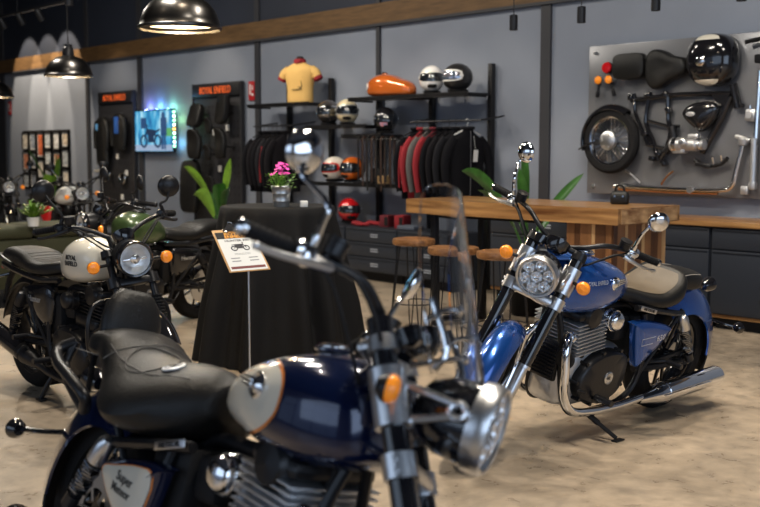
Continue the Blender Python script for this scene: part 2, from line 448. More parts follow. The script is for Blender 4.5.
        # mirror
        if cru:
            if s > 0: mc = V((.98, .37, 1.29)); mp = [q+V((.02, 0, .02)), q+V((.035, .004, .10)), q+V((.045, .02, .155)), mc+V((.012, -.02, -.03)), mc+V((.012, 0, -.005))]
            else: mc = V((.875, -.36, 1.31)); mp = [q+V((.02, 0, .02)), q+V((.03, -.02, .07)), q+V((.03, -.03, .11)), mc+V((.02, -.01, -.06)), mc+V((.012, 0, -.01))]
            mr = .052
        else:
            mc = V((.90, s*.345, 1.27 if s < 0 else 1.215)); mp = [q+V((.02, 0, .02)), q+V((.03, s*-.01, .06)), mc+V((.03, s*-.03, -.07)), mc+V((.012, 0, -.01))]; mr = .062
        m = MB(T); m.tube(mp, [.010, .008, .007, .007], 8, 4, flat=(0, 1, 0)); 
        m.lathe([(.011, 0), (.011, .02), (.008, .03)], mp[0], V(mp[1])-V(mp[0]), 12)
        ms = m.build('mirror_stalk', trim, root)
        mx = V((-1, -s*.55, .10) if cru else (-1, s*.12, .12)).normalized()
        m = MB(T); m.lathe([(0, -.026), (mr*.5, -.024), (mr*.85, -.014), (mr, -.002), (mr, .004), (mr-.004, .005)], mc, mx, 28); mh = m.build('mirror_head', trim if cru else blackst, ms)
        m = MB(T); m.lathe([(0, .003), (mr-.004, .004)], mc, mx, 28); m.build('mirror_glass', mirrorgl, mh)
        # front indicator
        sg = (V((1.235+S.get('dwb', 0), s*.20, S.get('hz', .90)-.01)) if cru else V((1.15, s*.20, .86)))
        m = MB(T); m.tube([(sg.x-.03, s*.08, sg.z), (sg.x-.005, sg.y-s*.02, sg.z)], .0085, 8, 1)
        m.lathe([(0, -.03), (.018, -.028), (.032, -.012), (.034, 0), (.032, 0)], sg, (1, 0, 0), 20); ind = m.build('turn_signal', blackst, root)
        m = MB(T); m.lathe([(.033, -.002), (.0335, .006), (.026, .018), (.0, .024)], sg, (1, 0, 0), 20); m.build('lens', amber, ind)
    # ---- instruments
    m = MB(T)
    ic = V((1.16, .0, 1.045)) if cru else V((1.07, .0, 1.0)); iax = V((-.62, 0, .78)) if cru else V((-.6, 0, .8))
    m.lathe([(0, -.055), (.035, -.052), (.056, -.03), (.060, .0), (.062, .006), (.054, .010)], ic, iax, 28)
    if cru: m.lathe([(0, -.04), (.028, -.035), (.034, -.01), (.036, .004), (.03, .006)], ic+V((0, -.085, -.01)), iax, 20)
    inst = m.build('instrument_pod', blackgl, root)
    m = MB(T); m.lathe([(0, .009), (.055, .0085)], ic, iax, 24); m.build('dial', glass if False else mat('dial_face', (.04, .05, .06), .08, coat=1), inst)
    # ---- windscreen
    if S.get('screen'):
        m = MB(T); th = .004
        def scr(u, v, off=0):
            z = .93+.49*v; hw_ = .215*(1-.30*max(0, v-.45)**1.6*1.6); hw_ *= math.sqrt(max(0.0, 1-max(0, (v-.80)/.2)**2*.72)); x = 1.37-.22*v-.10*(u*hw_/.23)**2-.0
            return V((x+off, u*hw_, z+.02*(1-u*u)))
        NU, NV = 18, 22
        vs = []; fs = []
        for side in (0, 1):
            for i in range(NV+1):
                for j in range(NU+1): vs.append(scr(-1+2*j/NU, i/NV, -th*side))
        o2 = (NU+1)*(NV+1)
        for i in range(NV):
            for j in range(NU):
                a = i*(NU+1)+j; fs.append([a, a+1, a+NU+2, a+NU+1]); fs.append([o2+a, o2+a+NU+1, o2+a+NU+2, o2+a+1])
        def edge(a, b): fs.append([a, b, b+o2, a+o2])
        for i in range(NV): edge(i*(NU+1), (i+1)*(NU+1)); edge((i+1)*(NU+1)+NU, i*(NU+1)+NU)
        for j in range(NU): edge(j+1, j); edge(NV*(NU+1)+j, NV*(NU+1)+j+1)
        m.add(vs, fs)
        ws = m.build('windscreen', mat('clear_acrylic', (.96, .97, .98), .01, trans=1, ior=1.2, coat=.3), root)
        for s in (-1, 1):
            m = MB(T)
            for zv in (.12, .34):
                q = scr(s*.5, zv, -.012); m.tube([V((1.20, s*.115, q.z-.05)), q+V((-.03, 0, -.01)), q], .006, 8, 3); m.lathe([(0, 0), (.014, 0), (.014, .008), (0, .014)], q+V((.004, 0, 0)), (1, 0, .2), 14)
            m.tube([V((1.255, s*.1, .965)), V((1.27, s*.115, 1.02)), V((1.20, s*.12, 1.12))], .008, 8, 3)
            m.build('windscreen_bracket', chrome, ws)
    # ---- tank
    if cru:
        rows = [(.455, .012, .765, .785), (.47, .05, .745, .815), (.52, .092, .725, .855), (.62, .14, .695, .905), (.74, .168, .672, .942), (.86, .178, .66, .965), (.98, .174, .662, .968), (1.08, .152, .678, .945), (1.135, .112, .70, .905), (1.16, .06, .74, .865), (1.167, .015, .785, .82)]
    else:
        rows = [(.44, .012, .78, .80), (.455, .06, .745, .83), (.50, .095, .73, .87), (.58, .125, .715, .925), (.68, .148, .71, .962), (.78, .152, .715, .972), (.87, .14, .73, .955), (.93, .115, .75, .92), (.955, .07, .78, .88), (.962, .02, .81, .84)]
    if not cru: rows = [(.45+(x-.44)*.88, a, b_, c_) for x, a, b_, c_ in rows]
    if cru: rows = [(.55+(x-.455)*(1.19-.55)/(1.167-.455), a, b_+.03*min(1, max(0, (.77-b_)/.07)), c_) for x, a, b_, c_ in rows]
    m = MB()
    for r in [0]: m.loft([ovl(x, w_, zb, zt, .82, 32, pb=.62) for x, w_, zb, zt in catv(rows, 4)])
    tank = m.build('fuel_tank', paint, root, ang=60)
    m = MB(); cx = .90 if cru else .71; cz = (.966 if cru else .962)
    m.lathe([(.042, 0), (.046, .008), (.044, .018), (.03, .024), (0, .026)], (cx, 0, cz), (-.08, 0, 1), 28); m.torus((cx, 0, cz+.008), (-.08, 0, 1), .048, .005, 28, 8)
    m.build('filler_cap', chrome if cru else blackst, tank)
    if S.get('two_tone'):
        # cream teardrop at the rear half of the tank with an orange pin line
        def drop(sc, o=0):
            cx_, cz_ = .760, .822; P = []
            for k in range(44):
                a = 2*PI*k/44; rx = .185 if math.cos(a) > 0 else .20; rz = .094*(1-.30*max(0, -math.cos(a))) ; 
                P.append((cx_+(rx*sc+o)*math.copysign(abs(math.cos(a))**.85, math.cos(a)), cz_+(rz*sc+o)*math.copysign(abs(math.sin(a))**.85, math.sin(a))+.02*math.cos(a)))
            return P
        for s in (-1, 1):
            decal_on(tank, drop(1, .007), s, .0012, 'pin_line', orangep, tank)
            decal_on(tank, drop(1), s, .0022, 'tank_panel', cream, tank)
    # tank emblem
    for s in (-1, 1):
        if cru:
            me = MB(); ex, ez = (.84, .855) if not S.get('two_tone') else (.845, .855)
            h = BVHTree.FromPolygons([v.co.copy() for v in tank.data.vertices], [tuple(p.vertices) for p in tank.data.polygons]).ray_cast(V((ex, s, ez)), V((0, -s, 0)))
            pt, nn = h[0], h[1]; nn = nn if nn.y*s > 0 else -nn
            me.lathe([(.034, 0), (.035, .007), (.030, .012), (.022, .008), (.014, .014), (0, .016)], pt, nn, 24)
            F = frame(pt+nn*.008, (-1, 0, .12), nn)
            for k in (-1, 0, 1):
                me.prism([F @ V((.02, k*.011-.004, -.006)), F @ V((.082-abs(k)*.016, k*.009-.002, -.008)), F @ V((.082-abs(k)*.016, k*.009+.002, -.008)), F @ V((.02, k*.011+.004, -.006))], nn*.008)
            me.build('tank_emblem', chrome, tank)
            if not S.get('two_tone'): text_on(tank, 'ROYAL ENFIELD', .028, .98, .868, s, silverread, tank, sx=.8)
        elif S.get('tank_text'):
            text_on(tank, 'ROYAL', .036, .735, .862, s, S['tank_text'], tank, sx=1.0, bold=.0012)
            text_on(tank, 'ENFIELD', .036, .735, .828, s, S['tank_text'], tank, sx=1.0, bold=.0012)
    # ---- seats
    if cru and not S.get('screen'):
        def seat(rows, p, name, mm, par, pb=.5): return MB().loft([ovl(x, w_, zb, zt, p, 28, pb=pb) for x, w_, zb, zt in catv(rows, 4)]).build(name, mm, par, ang=60)
        s1 = seat([(.62-(.50-x)*.84, a*.92, b_, c_-.012) for x, a, b_, c_ in [(.50, .05, .735, .775), (.48, .085, .715, .79), (.40, .12, .69, .785), (.30, .165, .672, .768), (.18, .195, .665, .765), (.06, .20, .675, .80), (-.02, .185, .70, .845), (-.055, .15, .74, .86), (-.065, .10, .77, .85)]], .62, 'rider_seat', leather, root)
        top = MB()
        N = 10; vs = []; fs = []
        RW = catv([(.62-(.50-x)*.84, a*.92, b_) for x, a, b_ in [(.44, .06, .789), (.36, .09, .785), (.28, .12, .772), (.18, .15, .769), (.08, .152, .79), (.02, .14, .82), (-.02, .11, .846)]], 4)
        bv = BVHTree.FromPolygons([v.co.copy() for v in s1.data.vertices], [tuple(p_.vertices) for p_ in s1.data.polygons])
        for x, w_, z in RW:
            for j in range(N+1):
                y = w_*(-1+2*j/N); h = bv.ray_cast(V((x, y, 1.5)), V((0, 0, -1))); vs.append((h[0]+V((0, 0, .003))) if h[0] else V((x, y, z)))
        for i in range(len(RW)-1):
            for j in range(N): a = i*(N+1)+j; fs.append([a, a+1, a+N+2, a+N+1])
        top.add(vs, fs).build('seat_cover', leatherbr, s1)
        s2 = seat([(.18, .09, .745, .80), (.16, .105, .735, .825), (.08, .115, .722, .832), (-.02, .11, .712, .822), (-.09, .09, .712, .808), (-.115, .05, .72, .79)], .6, 'pillion_seat', leather, root)
        m = MB()
        for s in (-1, 1): m.tube([(.14, s*.103, .815), (.06, s*.109, .82), (-.05, s*.098, .808)], .0022, 5, 3)
        m.build('stitching', mat('grey_thread', (.35, .33, .3), .7), s2)
    elif cru:
        rows = [(.515, .05, .72, .79), (.50, .09, .70, .81), (.44, .14, .65, .832), (.34, .20, .625, .835), (.24, .235, .615, .826), (.14, .22, .625, .836), (.05, .17, .68, .862), (-.03, .15, .755, .882), (-.09, .135, .785, .882), (-.15, .13, .79, .874), (-.20, .11, .795, .862), (-.22, .06, .81, .85)]
        s1 = MB().loft([[V((q_.x, q_.y, q_.z-(.055 if .1 < x < .5 else .055*max(0, 1-max(x-.5, .1-x)/.12))*(abs(q_.y)/.2)**1.3*(1 if q_.z > (zb+zt)/2 else 0))) for q_ in ovl(x, w_, zb, zt+.018, .92, 32, pb=.45)] for x, w_, zb, zt in catv(rows, 5)]).build('seat', leather, root, ang=60)
        bv = BVHTree.FromPolygons([v.co.copy() for v in s1.data.vertices], [tuple(p_.vertices) for p_ in s1.data.polygons])
        def on(x, y, e=.002):
            h = bv.ray_cast(V((x, y, 1.5)), V((0, 0, -1))); return h[0]+V((0, 0, e)) if h[0] else V((x, y, .8))
        m = MB()
        m.tube([on(.02+.06*(1-(t_/8)**2), .165*t_/8, .001) for t_ in range(-8, 9)], .0022, 5, 1)
        m.tube([on(.17+.09*math.cos(a_*PI/12), -.08+.075*math.sin(a_*PI/12)) for a_ in range(24)], .0018, 5, 1, closed=True)
        for s in (-1, 1): m.tube([on(.42-.07*t_, s*(.10+.04*min(1, t_/2)-.0*t_), .001) for t_ in range(11)], .0020, 5, 1)
        m.build('stitching', mat('dark_thread', (.10, .095, .09), .7), s1)
        m = MB(); hh = bv.ray_cast(V((.30, -.085, 1.5)), V((0, 0, -1))); F = hh[0]; fn_ = hh[1] if hh[1].z > 0 else -hh[1]
        m.lathe([(.036, .0), (.036, .005), (.030, .007), (0, .007)], F, fn_, 28); em = m.build('seat_emblem', mat('silver_print', (.62, .64, .68), .4, .5), s1)
        m = MB(); m.torus(F+fn_*.007, fn_, .025, .0018, 24, 5); m.text('RE', .030, frame(F+fn_*.0082, V((1, 0, 0))-fn_*fn_.x, fn_), .0008, bold=.001); m.build('emblem_mark', darkread, em)
        # backrest
        m = MB()
        rings = []
        for k, (z_, w_, d_) in enumerate([(.825, .05, .018), (.83, .09, .030), (.86, .108, .038), (.92, .106, .038), (.97, .095, .034), (1.005, .068, .028), (1.02, .05, .016)]):
            rings.append([V((-.145-.16*(z_-.85)+d_*math.copysign(abs(math.cos(2*PI*j/24))**.7, math.cos(2*PI*j/24)), w_*math.copysign(abs(math.sin(2*PI*j/24))**.7, math.sin(2*PI*j/24)), z_)) for j in range(24)])
        m.loft(rings); br = m.build('backrest', leather, root, ang=60)
        m = MB()
        m.tube([(-.10, -.13, .68), (-.18, -.09, .80), (-.205, -.05, .91), (-.21, .0, .94), (-.205, .05, .91), (-.18, .09, .80), (-.10, .13, .68)], .010, 8, 5)
        m.build('backrest_frame', blackst, br)
        for s in (-1, 1):
            m = MB(); fl = V((.012, .020))
            m.tube([(-.24, s*.135, .82), (-.26, s*.18, .785), (-.19, s*.205, .75), (-.08, s*.205, .715), (.0, s*.19, .675), (-.03, s*.165, .63)], .019, 10, 5)
            m.tube([(-.24, s*.135, .82), (-.24, s*.155, .74), (-.15, s*.17, .69), (-.03, s*.165, .63)], .017, 10, 5)
            m.build('grab_rail', blackst, root)
    else:
        rows = [(.49, .05, .755, .80), (.47, .085, .74, .815), (.38, .115, .72, .81), (.27, .135, .715, .80), (.17, .14, .72, .812), (.08, .138, .735, .845), (-.02, .13, .745, .86), (-.14, .12, .755, .862), (-.22, .10, .765, .852), (-.25, .05, .785, .83)]
        s1 = MB().loft([ovl(x, w_, zb, zt, .6, 28, pb=.5) for x, w_, zb, zt in catv(rows, 4)]).build('seat', leather, root, ang=60)
        bv = BVHTree.FromPolygons([v.co.copy() for v in s1.data.vertices], [tuple(p_.vertices) for p_ in s1.data.polygons])
        m = MB()
        for k in range(9):
            x = .10+.035*k; P = []
            for j in range(9):
                y = -.09+.18*j/8; h = bv.ray_cast(V((x, y, 1.5)), V((0, 0, -1)))
                if h[0]: P.append(h[0]+V((0, 0, .001)))
            m.tube(P, .0026, 5, 1)
        m.build('seat_piping', mat('dark_thread', (.10, .095, .09), .7), s1)
        m = MB(); m.tube([(.0, .145, .77), (-.15, .14, .80), (-.27, .09, .81), (-.29, 0, .81), (-.27, -.09, .81), (-.15, -.14, .80), (.0, -.145, .77)], .010, 8, 4); m.build('grab_rail', blackst, root)
    # ---- rear fender, tail light, rear signals
    m = MB()
    if cru: arc_fender(m, .0, rr_, .415, 60, 182, .118, .15, n=34)
    else: arc_fender(m, .02, rr_, .40, 80, 165, .075, .05, n=24)
    rf_ = m.build('rear_fender', paint if cru else blackst, root)
    if cru:
        m = MB(); arc_fender(m, .0, rr_, .385, 70, 202, .085, .05, n=30); m.build('inner_fender', blackmt, rf_)
        tc_ = V((-.33, 0, .70)); tx = V((-1, 0, .2))
        m = MB(); m.lathe([(0, -.06), (.022, -.055), (.036, -.03), (.041, .0), (.041, .014), (.036, .018)], tc_, tx, 28); tl = m.build('tail_light', blackgl, root)
        m = MB(); m.lathe([(.035, .014), (.026, .024), (0, .028)], tc_, tx, 24); m.build('lens', redlens, tl)
    else:
        m = MB(); m.box((-.33, 0, .73), (.10, .11, .05), (0, .2, 0), .02); tl = m.build('tail_light', blackst, root)
        m = MB(); m.box((-.375, 0, .722), (.03, .09, .035), (0, .2, 0), .01); m.build('lens', redlens, tl)
        m = MB(); m.tube([(-.25, 0, .74), (-.36, 0, .64), (-.43, 0, .50)], .02, 8, 3); m.box((-.44, 0, .50), (.006, .17, .12), (0, -.3, 0)); m.build('plate_holder', blackmt, root)
    for s in (-1, 1):
        sg = V((-.375, s*.215, .50)) if cru else V((-.37, s*.17, .66))
        m = MB(); m.tube([(sg.x+.09, s*.04, sg.z+.02), (sg.x+.05, sg.y-s*.08, sg.z+.006), (sg.x+.0, sg.y, sg.z)], .009, 8, 3)
        m.lathe([(0, .036), (.018, .034), (.031, .018), (.034, 0), (.030, -.002)], sg, (1, 0, 0), 20); ind = m.build('turn_signal', blackgl, root)
        m = MB(); m.lathe([(.029, .0), (.029, -.008), (.022, -.018), (.0, -.023)], sg, (1, 0, 0), 20); m.build('lens', mat('smoked_lens', (.05, .03, .02), .08, coat=1) if cru else amber, ind)
    # ---- frame
    m = MB(); t_ = .016
    m.tube([(1.06, 0, .90), (1.02, 0, .74), (.98, 0, .62)], .026, 10, 2)
    m.tube([(1.10, 0, .72), (1.14, 0, .92)], .032, 14, 1)
    m.tube([(1.08, 0, .82), (.80, 0, .68), (.50, 0, .66), (.42, 0, .62)], .022, 10, 4)
    for s in (-1, 1):
        m.tube([(1.09, s*.02, .76), (1.05, s*.06, .60), (1.03, s*.10, .34), (.98, s*.12, .20), (.85, s*.12, .16), (.55, s*.12, .17), (.42, s*.12, .26), (.40, s*.12, .45), (.44, s*.11, .64)], t_, 8, 4)
        m.tube([(.56, s*.135, .69+dz), (.40, s*.155, .665+dz), (.24, s*.155, .635+dz), (.14, s*.15, .62+dz)] if cru else [(.50, s*.10, .71), (.30, s*.125, .70), (.0, s*.125, .73), (-.22, s*.10, .755)], .017, 8, 4)
        m.tube([(.14, s*.145, .64), (.34, s*.135, .40), (.42, s*.12, .28)], .012, 8, 3)
        m.tube([(1.05, s*.07, .55), (.92, s*.12, .47)], .012, 8, 1)
    fm = m.build('frame', blackst, root)
    if cru:
        for s in (-1, 1):
            m = MB(); d = V((-.17, 0, -.045)).normalized(); c = V((.50, s*.172, .683+dz))
            m.box(c, (.15, .004, .024), frame((0, 0, 0), d, (0, s, 0)).to_3x3() @ Matrix.Rotation(PI/2, 3, 'X') if False else (0, -math.atan2(.045, .17), 0), .002)
            nb = m.build('name_badge', alu, fm)
            m = MB(); dx = V((-s, 0, -s*.26)); m.text('METEOR', .021, frame(c+V((0, s*.003, 0)), dx, (0, s, 0)), .0006, sx=1.3, bold=.0008); m.build('badge_lettering', darkread, nb)
    m = MB()
    for s in (-1, 1): m.tube([(.43, s*.10, .33), (.25, s*.135, .33), (0, s*.125, rr_)], [.022, .02, .018], 8, 3)
    m.cyl((0, -.145, rr_), (0, .145, rr_), .012); m.box((-.01, .13, rr_), (.10, .022, .05), None, .008); m.box((-.01, -.13, rr_), (.10, .022, .05), None, .008)
    m.tube([(.42, .12, .36), (.2, .14, .375), (.02, .13, .39)], .014, 6, 3)
    m.build('swingarm', blackst, root)
    # shocks
    for s in (-1, 1):
        p1 = V((.16, s*.17, .60+dz*.7)); p0 = V((.01, s*.165, .36)); d = (p1-p0); L = d.length; d.normalize()
        m = MB(); m.cyl(p0, p0+d*L*.5, .016); m.cyl(p0-d*.02, p0+d*.03, .024); m.cyl(p0+d*L*.35, p1-d*.06, .013)
        sh = m.build('shock_absorber', blackst, root)
        m = MB(); K = 70; m.tube([p0+d*(.05+(L-.13)*k/K)+(d.orthogonal().normalized()*math.cos(k*.63*1.6)+d.cross(d.orthogonal().normalized())*math.sin(k*.63*1.6))*.027 for k in range(K+1)], .0055, 6, 1)
        m.build('spring', blackgl if not cru else mat('dark_chrome', (.25, .26, .28), .15, 1), sh)
        m = MB(); m.lathe([(0, .035), (.018, .03), (.029, .01), (.031, -.03), (.031, -.06), (.026, -.062)], p1-d*.01, d, 20); m.build('shock_cap', alu if cru else blackst, sh)
    # ---- side panels
    ox = S.get('panel_x', .07) if cru else 0
    def tri_panel(P, y, s, th, name, mm):
        pts = cat([V((a, 0, b)) for a, b in P], 5, True); n = len(pts); c = sum(pts, V())/n
        m = MB(); rings = []
        for f, o in ((1.0, -.03), (1.0, 0), (.96, th*.45), (.85, th*.75), (.6, th*.95), (.2, th)):
            rings.append([V((ox+c.x+(p.x-c.x)*f, s*(y+o), c.z+(p.z-c.z)*f)) for p in pts])
        m.loft(rings); return m.build(name, mm, root, ang=50)
    for s in (-1, 1):
        if cru:
            P = [(a_, b_+dz) for a_, b_ in [(.50, .60), (.52, .615), (.40, .615), (.25, .585), (.165, .555), (.17, .535), (.26, .46), (.40, .375), (.43, .375), (.46, .46)]]
            sp = tri_panel(P, .15, s, .028, 'side_panel', paint)
            if S.get('two_tone'):
                P2 = [(a_, b_+dz) for a_, b_ in [(.475, .578), (.40, .592), (.27, .568), (.205, .548), (.26, .485), (.385, .41), (.43, .43)]]
                q = [(p.x, p.z) for p in cat([V((a, 0, b)) for a, b in P2], 4, True)]; cx_ = sum(a for a, b in q)/len(q); cz_ = sum(b for a, b in q)/len(q)
                decal_on(sp, [(ox+cx_+(a-cx_)*1.05, cz_+(b-cz_)*1.05) for a, b in q], s, .0012, 'pin_line', orangep, sp)
                decal_on(sp, [(ox+a, b) for a, b in q], s, .002, 'panel_field', cream, sp)
                text_on(sp, 'Super', .040, .35+ox, .545+dz, s, darkread, sp, sx=1., bold=.0006, ang=-.1, eps=.003); text_on(sp, 'Meteor', .036, .34+ox, .51+dz, s, darkread, sp, sx=1., bold=.0006, ang=-.1, eps=.003)
            else:
                text_on(sp, '650', .046, .345, .515+dz, s, silverread, sp, sx=1.2, bold=-.0002, ang=.0)
                def onp(x, z):
                    return V((x+ox, s*.1795-s*.010*min(1, ((x-.35)**2+(z-.52)**2)*30), z))
                m = MB(); m.tube([onp(.33, .53), onp(.44, .525), onp(.44, .49), onp(.345, .495)], .0016, 5, 1); m.build('side_stripe', silverread, sp)
        else:
            P = [(.44, .66), (.30, .68), (.12, .65), (.10, .60), (.20, .50), (.34, .43), (.43, .46)]
            sp = tri_panel(P, .11, s, .035, 'side_panel', S.get('panel', blackgl))
            text_on(sp, S.get('panel_text', 'Hunter'), .05, .27, .585, s, silverread, sp, sx=1.1)
    # ---- engine
    XE = (lambda p: p+V((.06, 0, .02))) if cru else None
    m = MB(XE)
    m.loft([ovl(x, w_, zb, zt, .45, 24) for x, w_, zb, zt in [(.50, .07, .26, .40), (.53, .11, .20, .46), (.70, .125, .17, .49), (.88, .125, .17, .48), (.97, .10, .19, .42), (1.0, .05, .24, .36)]])
    m.box((.80, 0, .50), (.24, .22, .08), (0, .1, 0), .02)
    eng = m.build('engine', castalu if cru else blackst, root, ang=50)
    for s in (-1, 1):
        m = MB(XE); P = cat([V((.53, 0, .40)), V((.60, 0, .455)), V((.74, 0, .46)), V((.86, 0, .42)), V((.915, 0, .33)), V((.88, 0, .24)), V((.78, 0, .20)), V((.64, 0, .205)), V((.55, 0, .27))], 4, True)
        c = sum(P, V())/len(P); rings = [[V((c.x+(p.x-c.x)*f, s*o, c.z+(p.z-c.z)*f)) for p in P] for f, o in ((1, .10), (1.0, .15), (.97, .165), (.90, .176), (.5, .182), (.05, .184))]
        m.loft(rings)
        for k in range(9):
            q = P[int(k*len(P)/9)]; q2 = c+(q-c)*1.02; m.cyl((q2.x, s*.12, q2.z), (q2.x, s*.166, q2.z), .010, None, 8)
        cov = m.build('engine_cover', blackst, eng)
        m = MB(XE); bc = V((.70, s*.182, .335)); m.lathe([(.034, 0), (.034, .006), (.028, .009), (.02, .006), (0, .007)], bc, (0, s, 0), 24); bd = m.build('engine_badge', alu, cov)
        m = MB(XE); m.text('RE', .022, frame(bc+V((0, s*.009, 0)), (-s, 0, 0), (0, s, 0)), .0008); m.build('badge_lettering', darkread, bd)
    m = MB(XE)
    for k in range(9):
        z = .475+k*.0195; x = .83+k*.0022; ww = .29 if cru else .20
        m.box((x, 0, z), (.225, ww, .0065), (0, .1, 0), .003)
    m.box((.835, 0, .55), (.17, ww*.78, .18), (0, .1, 0), .02)
    cyl_ = m.build('cylinder_fins', castalu if cru else blackst, eng)
    m = MB(XE)
    m.box((.85, 0, .665), (.20, ww*.92, .05), (0, .1, 0), .02)
    for s in (-1, 1):
        m.lathe([(.0, .01), (.05, .005), (.062, -.01), (.064, -.05)], (.85, s*ww*.50, .655), (0, s, 0), 24)
    m.build('cylinder_head', blackst, eng)
    for s in (-1, 1):
        m = MB(XE); c = V((.655, s*.135, .615+dz*.6))
        m.lathe([(.0, .030), (.030, .028), (.044, .020), (.050, .008), (.052, -.02), (.052, -.05), (.045, -.05)], c, (0, s, 0), 28)
        for k in range(4): m.torus(c+V((0, s*(-.01-k*.011), 0)), (0, 1, 0), .053, .0035, 24, 6)
        tcm = m
        tco = m.build('throttle_cover', chrome if cru else blackst, eng)
        m = MB(XE)
        for k in range(7):
            a_ = k*2*PI/7; m.box(c+V((math.cos(a_)*.054, s*-.018, math.sin(a_)*.054)), (.006, .020, .022), (0, -a_, 0), .002)
        m.build('vent', blackmt, tco)
    # battery box, hoses, foot controls
    m = MB(); m.box((.40, 0, .50), (.20, .20, .26), None, .03); m.box((.56, 0, .56), (.12, .16, .14), None, .03); m.build('air_box', blackmt, root)
    m = MB(); m.box((1.055, 0, .44), (.03, .16, .20), (0, -.05, 0), .01)
    for k in range(10): m.box((1.075, 0, .36+k*.018), (.012, .15, .004), (0, -.05, 0))
    m.build('oil_cooler', blackst, root)
    m = MB(); hc_ = V((1.05, .115, .47)); m.lathe([(0, -.03), (.02, -.028), (.048, -.01), (.05, 0), (.046, .006), (.02, .004), (0, .006)], hc_, (1, .3, 0), 24); m.torus(hc_, (1, .3, 0), .036, .004, 24, 6); m.build('horn', blackst, root)
    for s in (-1, 1):
        m = MB(); px = .86 if cru else .55
        m.tube([(px-.05, s*.12, .22), (px, s*.20, .27), (px, s*.29, .275)], .009, 8, 2); m.tube([(px, s*.20, .275), (px, s*.30, .275)], .017, 10, 1)
        m.tube([(px+.02, s*.16, .25), (px+.10, s*.17, .30), (px+.16, s*.21, .34), (px+.16, s*.25, .34)], .006, 8, 3)
        m.tube([(px+.02, s*.16, .25), (px-.10, s*.17, .22), (px-.20, s*.15, .30)], .0055, 8, 3)
        m.build('footpeg', blackst, root)
        m = MB(); m.tube([(.36, s*.12, .36), (.25, s*.17, .37), (.24, s*.25, .37)], .009, 8, 2); m.tube([(.24, s*.18, .37), (.24, s*.27, .37)], .015, 10, 1); m.build('pillion_footpeg', blackst, root)
    # ---- exhaust
    ems = chrome if cru else blackst
    sides = (-1, 1) if cru else (-1,)
    for s in sides:
        m = MB()
        if cru: pts = [(.95, s*.085, .58), (1.02, s*.10, .575), (1.065, s*.125, .52), (1.07, s*.145, .42), (1.06, s*.155, .30), (1.0, s*.165, .215), (.88, s*.172, .185), (.65, s*.18, .18), (.44, s*.19, .20)]
        else: pts = [(.93, 0, .57), (1.01, s*.03, .555), (1.04, s*.07, .46), (1.03, s*.10, .30), (.95, s*.12, .19), (.80, s*.14, .15), (.50, s*.15, .17), (.36, s*.165, .21)]
        m.tube(pts, .021 if cru else .024, 14, 5); m.torus(pts[1], V(pts[1])-V(pts[0]), .027, .006, 16, 6)
        ex = m.build('exhaust_pipe', ems, root)
        a = V((.46, s*.19, .19)) if cru else V((.40, s*.165, .20)); b = V((-.25, s*.21, .232)) if cru else V((-.28, s*.19, .38)); d = (b-a); L = d.length
        m = MB(); m.lathe([(.021, 0), (.026, .03), (.050, .15), (.055, .19), (.055, L-.02), (.051, L), (.040, L), (.038, L-.05), (0, L-.05)], a, d, 28)
        m.torus(a+d*.30, d, .055, .004, 28, 6)
        mf = m.build('muffler', ems, ex)
        if not cru:
            m = MB(); m.lathe([(.054, L*.35), (.056, L*.37), (.056, L*.80), (.054, L*.82)], a, d, 28); m.build('heat_shield', blackgl, mf)
        else:
            m = MB(); m.tube([a+d*.22+V((0, s*.057, .01)), a+d*.5+V((0, s*.059, .012)), a+d*.8+V((0, s*.059, .01))], .004, 6, 2); m.build('muffler_trim', chrome, mf)
    # ---- stand
    ln = R(S['lean'])
    if S['lean']:
        f = V((.76, .31, .31*math.tan(ln)+.006)); m = MB()
        m.tube([(.82, .12, .17), (.79, .20, .12), f+V((.0, -.01, .006))], .011, 8, 2); m.box(f+V((0, .0, .0)), (.07, .035, .008), (ln, 0, 0), .003)
        m.tube([(.82, .13, .16), (.79, .20, .12)], .016, 8, 1); m.build('side_stand', blackst, root)
    else:
        m = MB()
        for s in (-1, 1):
            m.tube([(.44, s*.09, .20), (.40, s*.14, .10), (.37, s*.17, .012)], .014, 8, 2); m.box((.37, s*.17, .008), (.07, .04, .014), None, .004)
        m.tube([(.40, -.14, .10), (.40, .14, .10)], .011, 8, 1); m.tube([(.41, .10, .10), (.30, .20, .06)], .009, 8, 1)
        m.build('centre_stand', blackst, root)
    if S.get('crash_bar'):
        for s in (-1, 1):
            m = MB(); m.tube([(1.07, s*.05, .66), (1.08, s*.20, .64), (1.09, s*.25, .52), (1.06, s*.22, .36), (.98, s*.12, .22)], .012, 8, 4); m.build('crash_bar', blackst, root)
    return root

motorcycle(dict(style='cruiser', pos=(-3.33, 5.13), head=-91, lean=11.5, steer=31, yoke=.525, fo=.0, sl=.0, hr=.1, hz=.93, paint=blue1,
    label='bright metallic blue cruiser motorcycle with chrome exhaust parked before the wooden bar table'))
motorcycle(dict(style='cruiser', pos=(-2.955, 1.475), head=-1.2, lean=15, steer=34, dz=-.05, fo=-.04, yoke=.45, dwb=-.035, hz=.885, panel_x=-.03, paint=navy, screen=True, two_tone=True,
    label='navy and cream touring motorcycle with clear windscreen and backrest closest to the viewer'))
motorcycle(dict(style='roadster', pos=(-6.17, 2.765), head=1.6, lean=0, steer=-14, paint=cream, tank_text=darkread, crash_bar=True, panel_text='Hunter',
    label='roadster motorcycle with cream tank and black frame on a centre stand'))
motorcycle(dict(style='roadster', pos=(-7.81, 4.93), head=-79, lean=7.5, steer=-18, paint=green1, tank_text=None, panel_text='Hunter',
    label='green tanked roadster motorcycle behind the cream one, pointing left'))
motorcycle(dict(style='roadster', pos=(-14.25, 6.45), head=3, lean=6, steer=-30, paint=white, chrome=True, panel=redp,
    label='small distant motorcycle with red and white tank near the back wall'))
